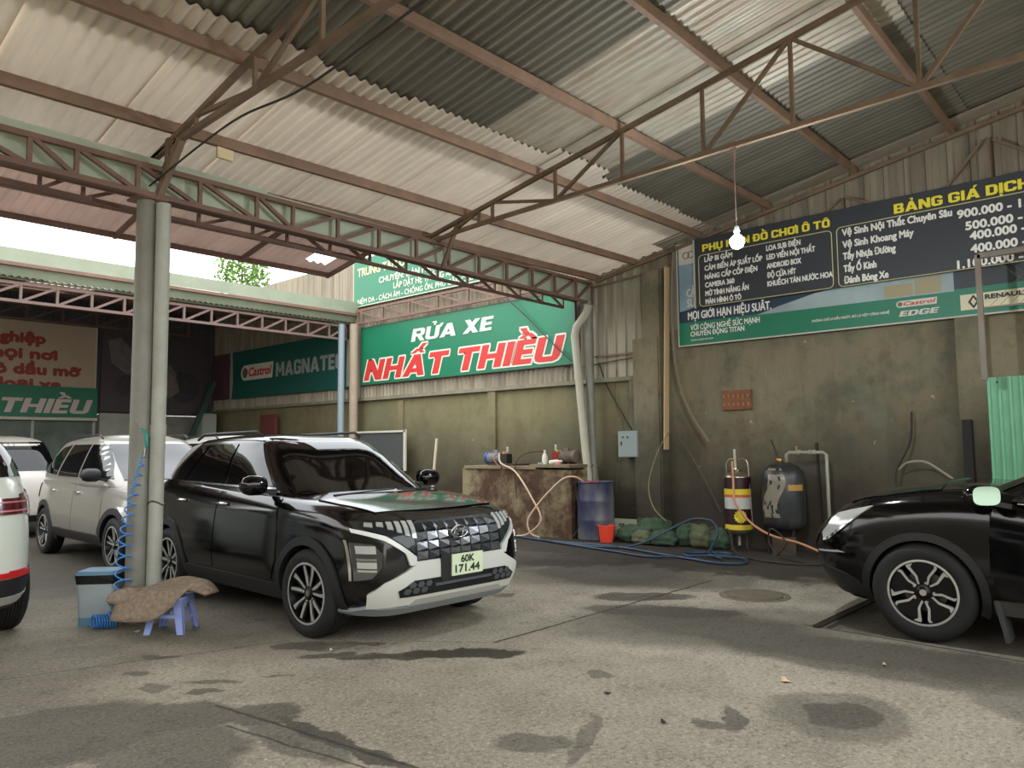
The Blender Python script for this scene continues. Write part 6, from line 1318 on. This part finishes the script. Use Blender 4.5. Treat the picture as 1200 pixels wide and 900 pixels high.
def Lc(a, b, z): return c0 + rt_ * a + bk_ * b + Vector((0, 0, z))
felt([[Lc(-.36, -.23, .14), Lc(-.20, -.25, .13), Lc(-.02, -.23, .14), Lc(.09, -.18, .22)],
      [Lc(-.35, -.15, .27), Lc(-.16, -.16, .32), Lc(.06, -.15, .34), Lc(.20, -.12, .35)],
      [Lc(-.31, -.04, .33), Lc(-.08, -.03, .35), Lc(.12, -.02, .37), Lc(.26, .00, .37)],
      [Lc(-.20, .08, .33), Lc(-.04, .09, .40), Lc(.12, .10, .42), Lc(.27, .10, .38)],
      [Lc(-.12, .18, .30), Lc(.0, .19, .36), Lc(.14, .19, .37), Lc(.26, .18, .31)]], 'felt_mat', 'brown grey felt mat thrown over the lilac stool')
felt([[Lc(.14, -.10, .345), Lc(.24, -.10, .34), Lc(.33, -.08, .30)], [Lc(.18, -.02, .39), Lc(.29, -.02, .38), Lc(.37, -.01, .31)], [Lc(.20, .06, .41), Lc(.30, .07, .38), Lc(.37, .08, .30)]], 'felt_mat', 'folded corner of felt cloth lying at the right end of the mat', .03)
felt([[Lc(-.42, -.16, .26), Lc(-.33, -.19, .26), Lc(-.24, -.16, .27)], [Lc(-.43, -.08, .30), Lc(-.33, -.09, .34), Lc(-.22, -.06, .33)], [Lc(-.38, .0, .28), Lc(-.30, .02, .31), Lc(-.20, .02, .31)]], 'felt_mat', 'rolled dark felt cloth at the left end of the mat', .05)
# air gun and coiled hose
bl = M('bright_blue_coil', (58, 128, 204), .3)
pts = []; turns = 17; path = catmull([(2.70, 6.72, 1.42), (2.66, 6.74, 1.22), (2.62, 6.78, .95), (2.60, 6.80, .65), (2.60, 6.82, .30), (2.58, 6.84, .10)], 12)
Np = turns * 14
for i in range(Np + 1):
    f_ = i / Np; q = path[min(len(path) - 1, int(f_ ** .85 * (len(path) - 1)))]; q2 = path[min(len(path) - 1, int(f_ ** .85 * (len(path) - 1)) + 1)]; w_ = (f_ ** .85 * (len(path) - 1)) % 1
    c = Vector(q).lerp(Vector(q2), w_); r_ = .022 + .045 * min(1, f_ * 1.3); a = 2 * math.pi * turns * f_
    pts.append(c + Vector((r_ * math.cos(a), r_ * math.sin(a), .012 * math.sin(a))))
for k_ in range(9 * 14):   # pile on the floor
    a = 2 * math.pi * k_ / 14; f_ = k_ / (9 * 14); c = Vector((2.57, 6.85, .06)) + Vector((-.10, .07, 0)) * (f_ * 1.5) ; pts.append(c + Vector((-.085 * math.cos(a) * .75, .0, .052 * math.sin(a))) + Vector((.06 * math.cos(a), -.065 * math.cos(a), 0)))
ch = empty('air_hose', (2.60, 6.8, 0)); tag(ch, 'bright blue coiled air hose hanging down the column to a heap on the floor', 'hose')
o0 = Vector((2.60, 6.8, 0)); MB().tube([p - o0 for p in pts], .0068, 6).build('coil', bl, ch, smooth=True)
MB().tube([(.10, -.08, 1.42), (.105, -.085, 1.46), (.11, -.085, 1.50)], .010, 8).build('connector', chrome, ch)
ag = empty('air_gun', (2.715, 6.70, 1.50)); tag(ag, 'teal green air gun hung at the top of the blue coil on the column', 'air gun')
tg = M('teal_gun', (44, 140, 122), .4)
MB().tube([(0, 0, 0), (.0, .005, .05), (-.005, 0, .10), (-.02, .01, .14), (-.04, .03, .16)], [.013, .015, .017, .015, .010], 10).build('handle', tg, ag, smooth=True)
MB().tube([(-.035, .03, .155), (-.07, .06, .24)], .004, 6).build('nozzle', M('pale_wire'), ag); MB().tube([(-.02, .01, .12), (-.05, .03, .08), (-.055, .035, .05)], .004, 6).build('trigger', M('pale_wire'), ag)

# litter on the floor
def leaf(loc, s_, rz, col, nm, label, cat='leaf'):
    A = [(s_ * math.cos(a), s_ * .5 * math.sin(a) * (1 + .3 * math.cos(3 * a)), .006 + .006 * math.cos(2 * a)) for a in np.linspace(0, 2 * math.pi, 13)[:-1]]
    o = MB().add(A + [(0, 0, .014)], [(i, (i + 1) % 12, 12) for i in range(12)] ).build(nm, M(nm + '_' + '_'.join(map(str, col)), col, .8)); o.location = (loc[0], loc[1], .002); o.rotation_euler = (0, 0, rz); return tag(o, label, cat)
leaf((4.78, 2.06), .055, .6, (214, 186, 146), 'dry_leaf', 'pale dry leaf on the floor in the middle foreground')
leaf((2.62, 6.55), .03, .2, (190, 180, 160), 'paper_scrap', 'tiny pale scrap on the floor below the stool', 'scrap')
leaf((3.33, 4.85), .03, 1.2, (196, 190, 176), 'paper_scrap', 'tiny pale scrap on the floor in front of the black crossover', 'scrap')
leaf((3.84, 2.75), .025, 2.2, (52, 46, 38), 'dark_pebble', 'small dark pebble on the foreground floor', 'pebble')
leaf((5.54, 1.70), .03, .3, (190, 176, 150), 'paper_scrap', 'small pale twig scrap before the right-hand car wheel', 'scrap')
leaf((3.65, 2.25), .03, .9, (48, 42, 36), 'dark_pebble', 'dark pebble near the dark round stain', 'pebble')
# greenery beyond the open yard strip
rn = random.Random(11)
def bush(loc, R_, n, label):
    t = empty('tree', loc); tag(t, label, 'tree'); mb = MB()
    for _ in range(n):
        d = Vector((rn.gauss(0, 1), rn.gauss(0, 1), rn.gauss(0, 1))).normalized() * R_ * rn.uniform(.5, 1); c = Vector((0, 0, loc_h)) + Vector((d.x, d.y, d.z * 1.2)); a = Vector((rn.uniform(-1, 1), rn.uniform(-1, 1), rn.uniform(-1, 1))).normalized() * .11; b = a.cross(Vector((rn.uniform(-1, 1), rn.uniform(-1, 1), 1))).normalized() * .05
        mb.add([c - a, c + b, c + a, c - b], [(0, 1, 2, 3)])
    o = mb.build('foliage', M('green_leaves', (104, 140, 62), .6), t); o['kind'] = 'stuff'  # plain leaf green
    MB().tube([(0, 0, 0), (.05, 0, loc_h * .6), (0, 0, loc_h)], [.12, .08, .04], 8).build('trunk', M('bark', (90, 76, 58), .9), t)
loc_h = 7.3; bush((12.4, 23.4, 0), .9, 900, 'green tree beyond the far roof, seen through the sky gap'); loc_h = 7.0; bush((16.3, 23.4, 0), .8, 500, 'small tree top beyond the wall near the upper banner')
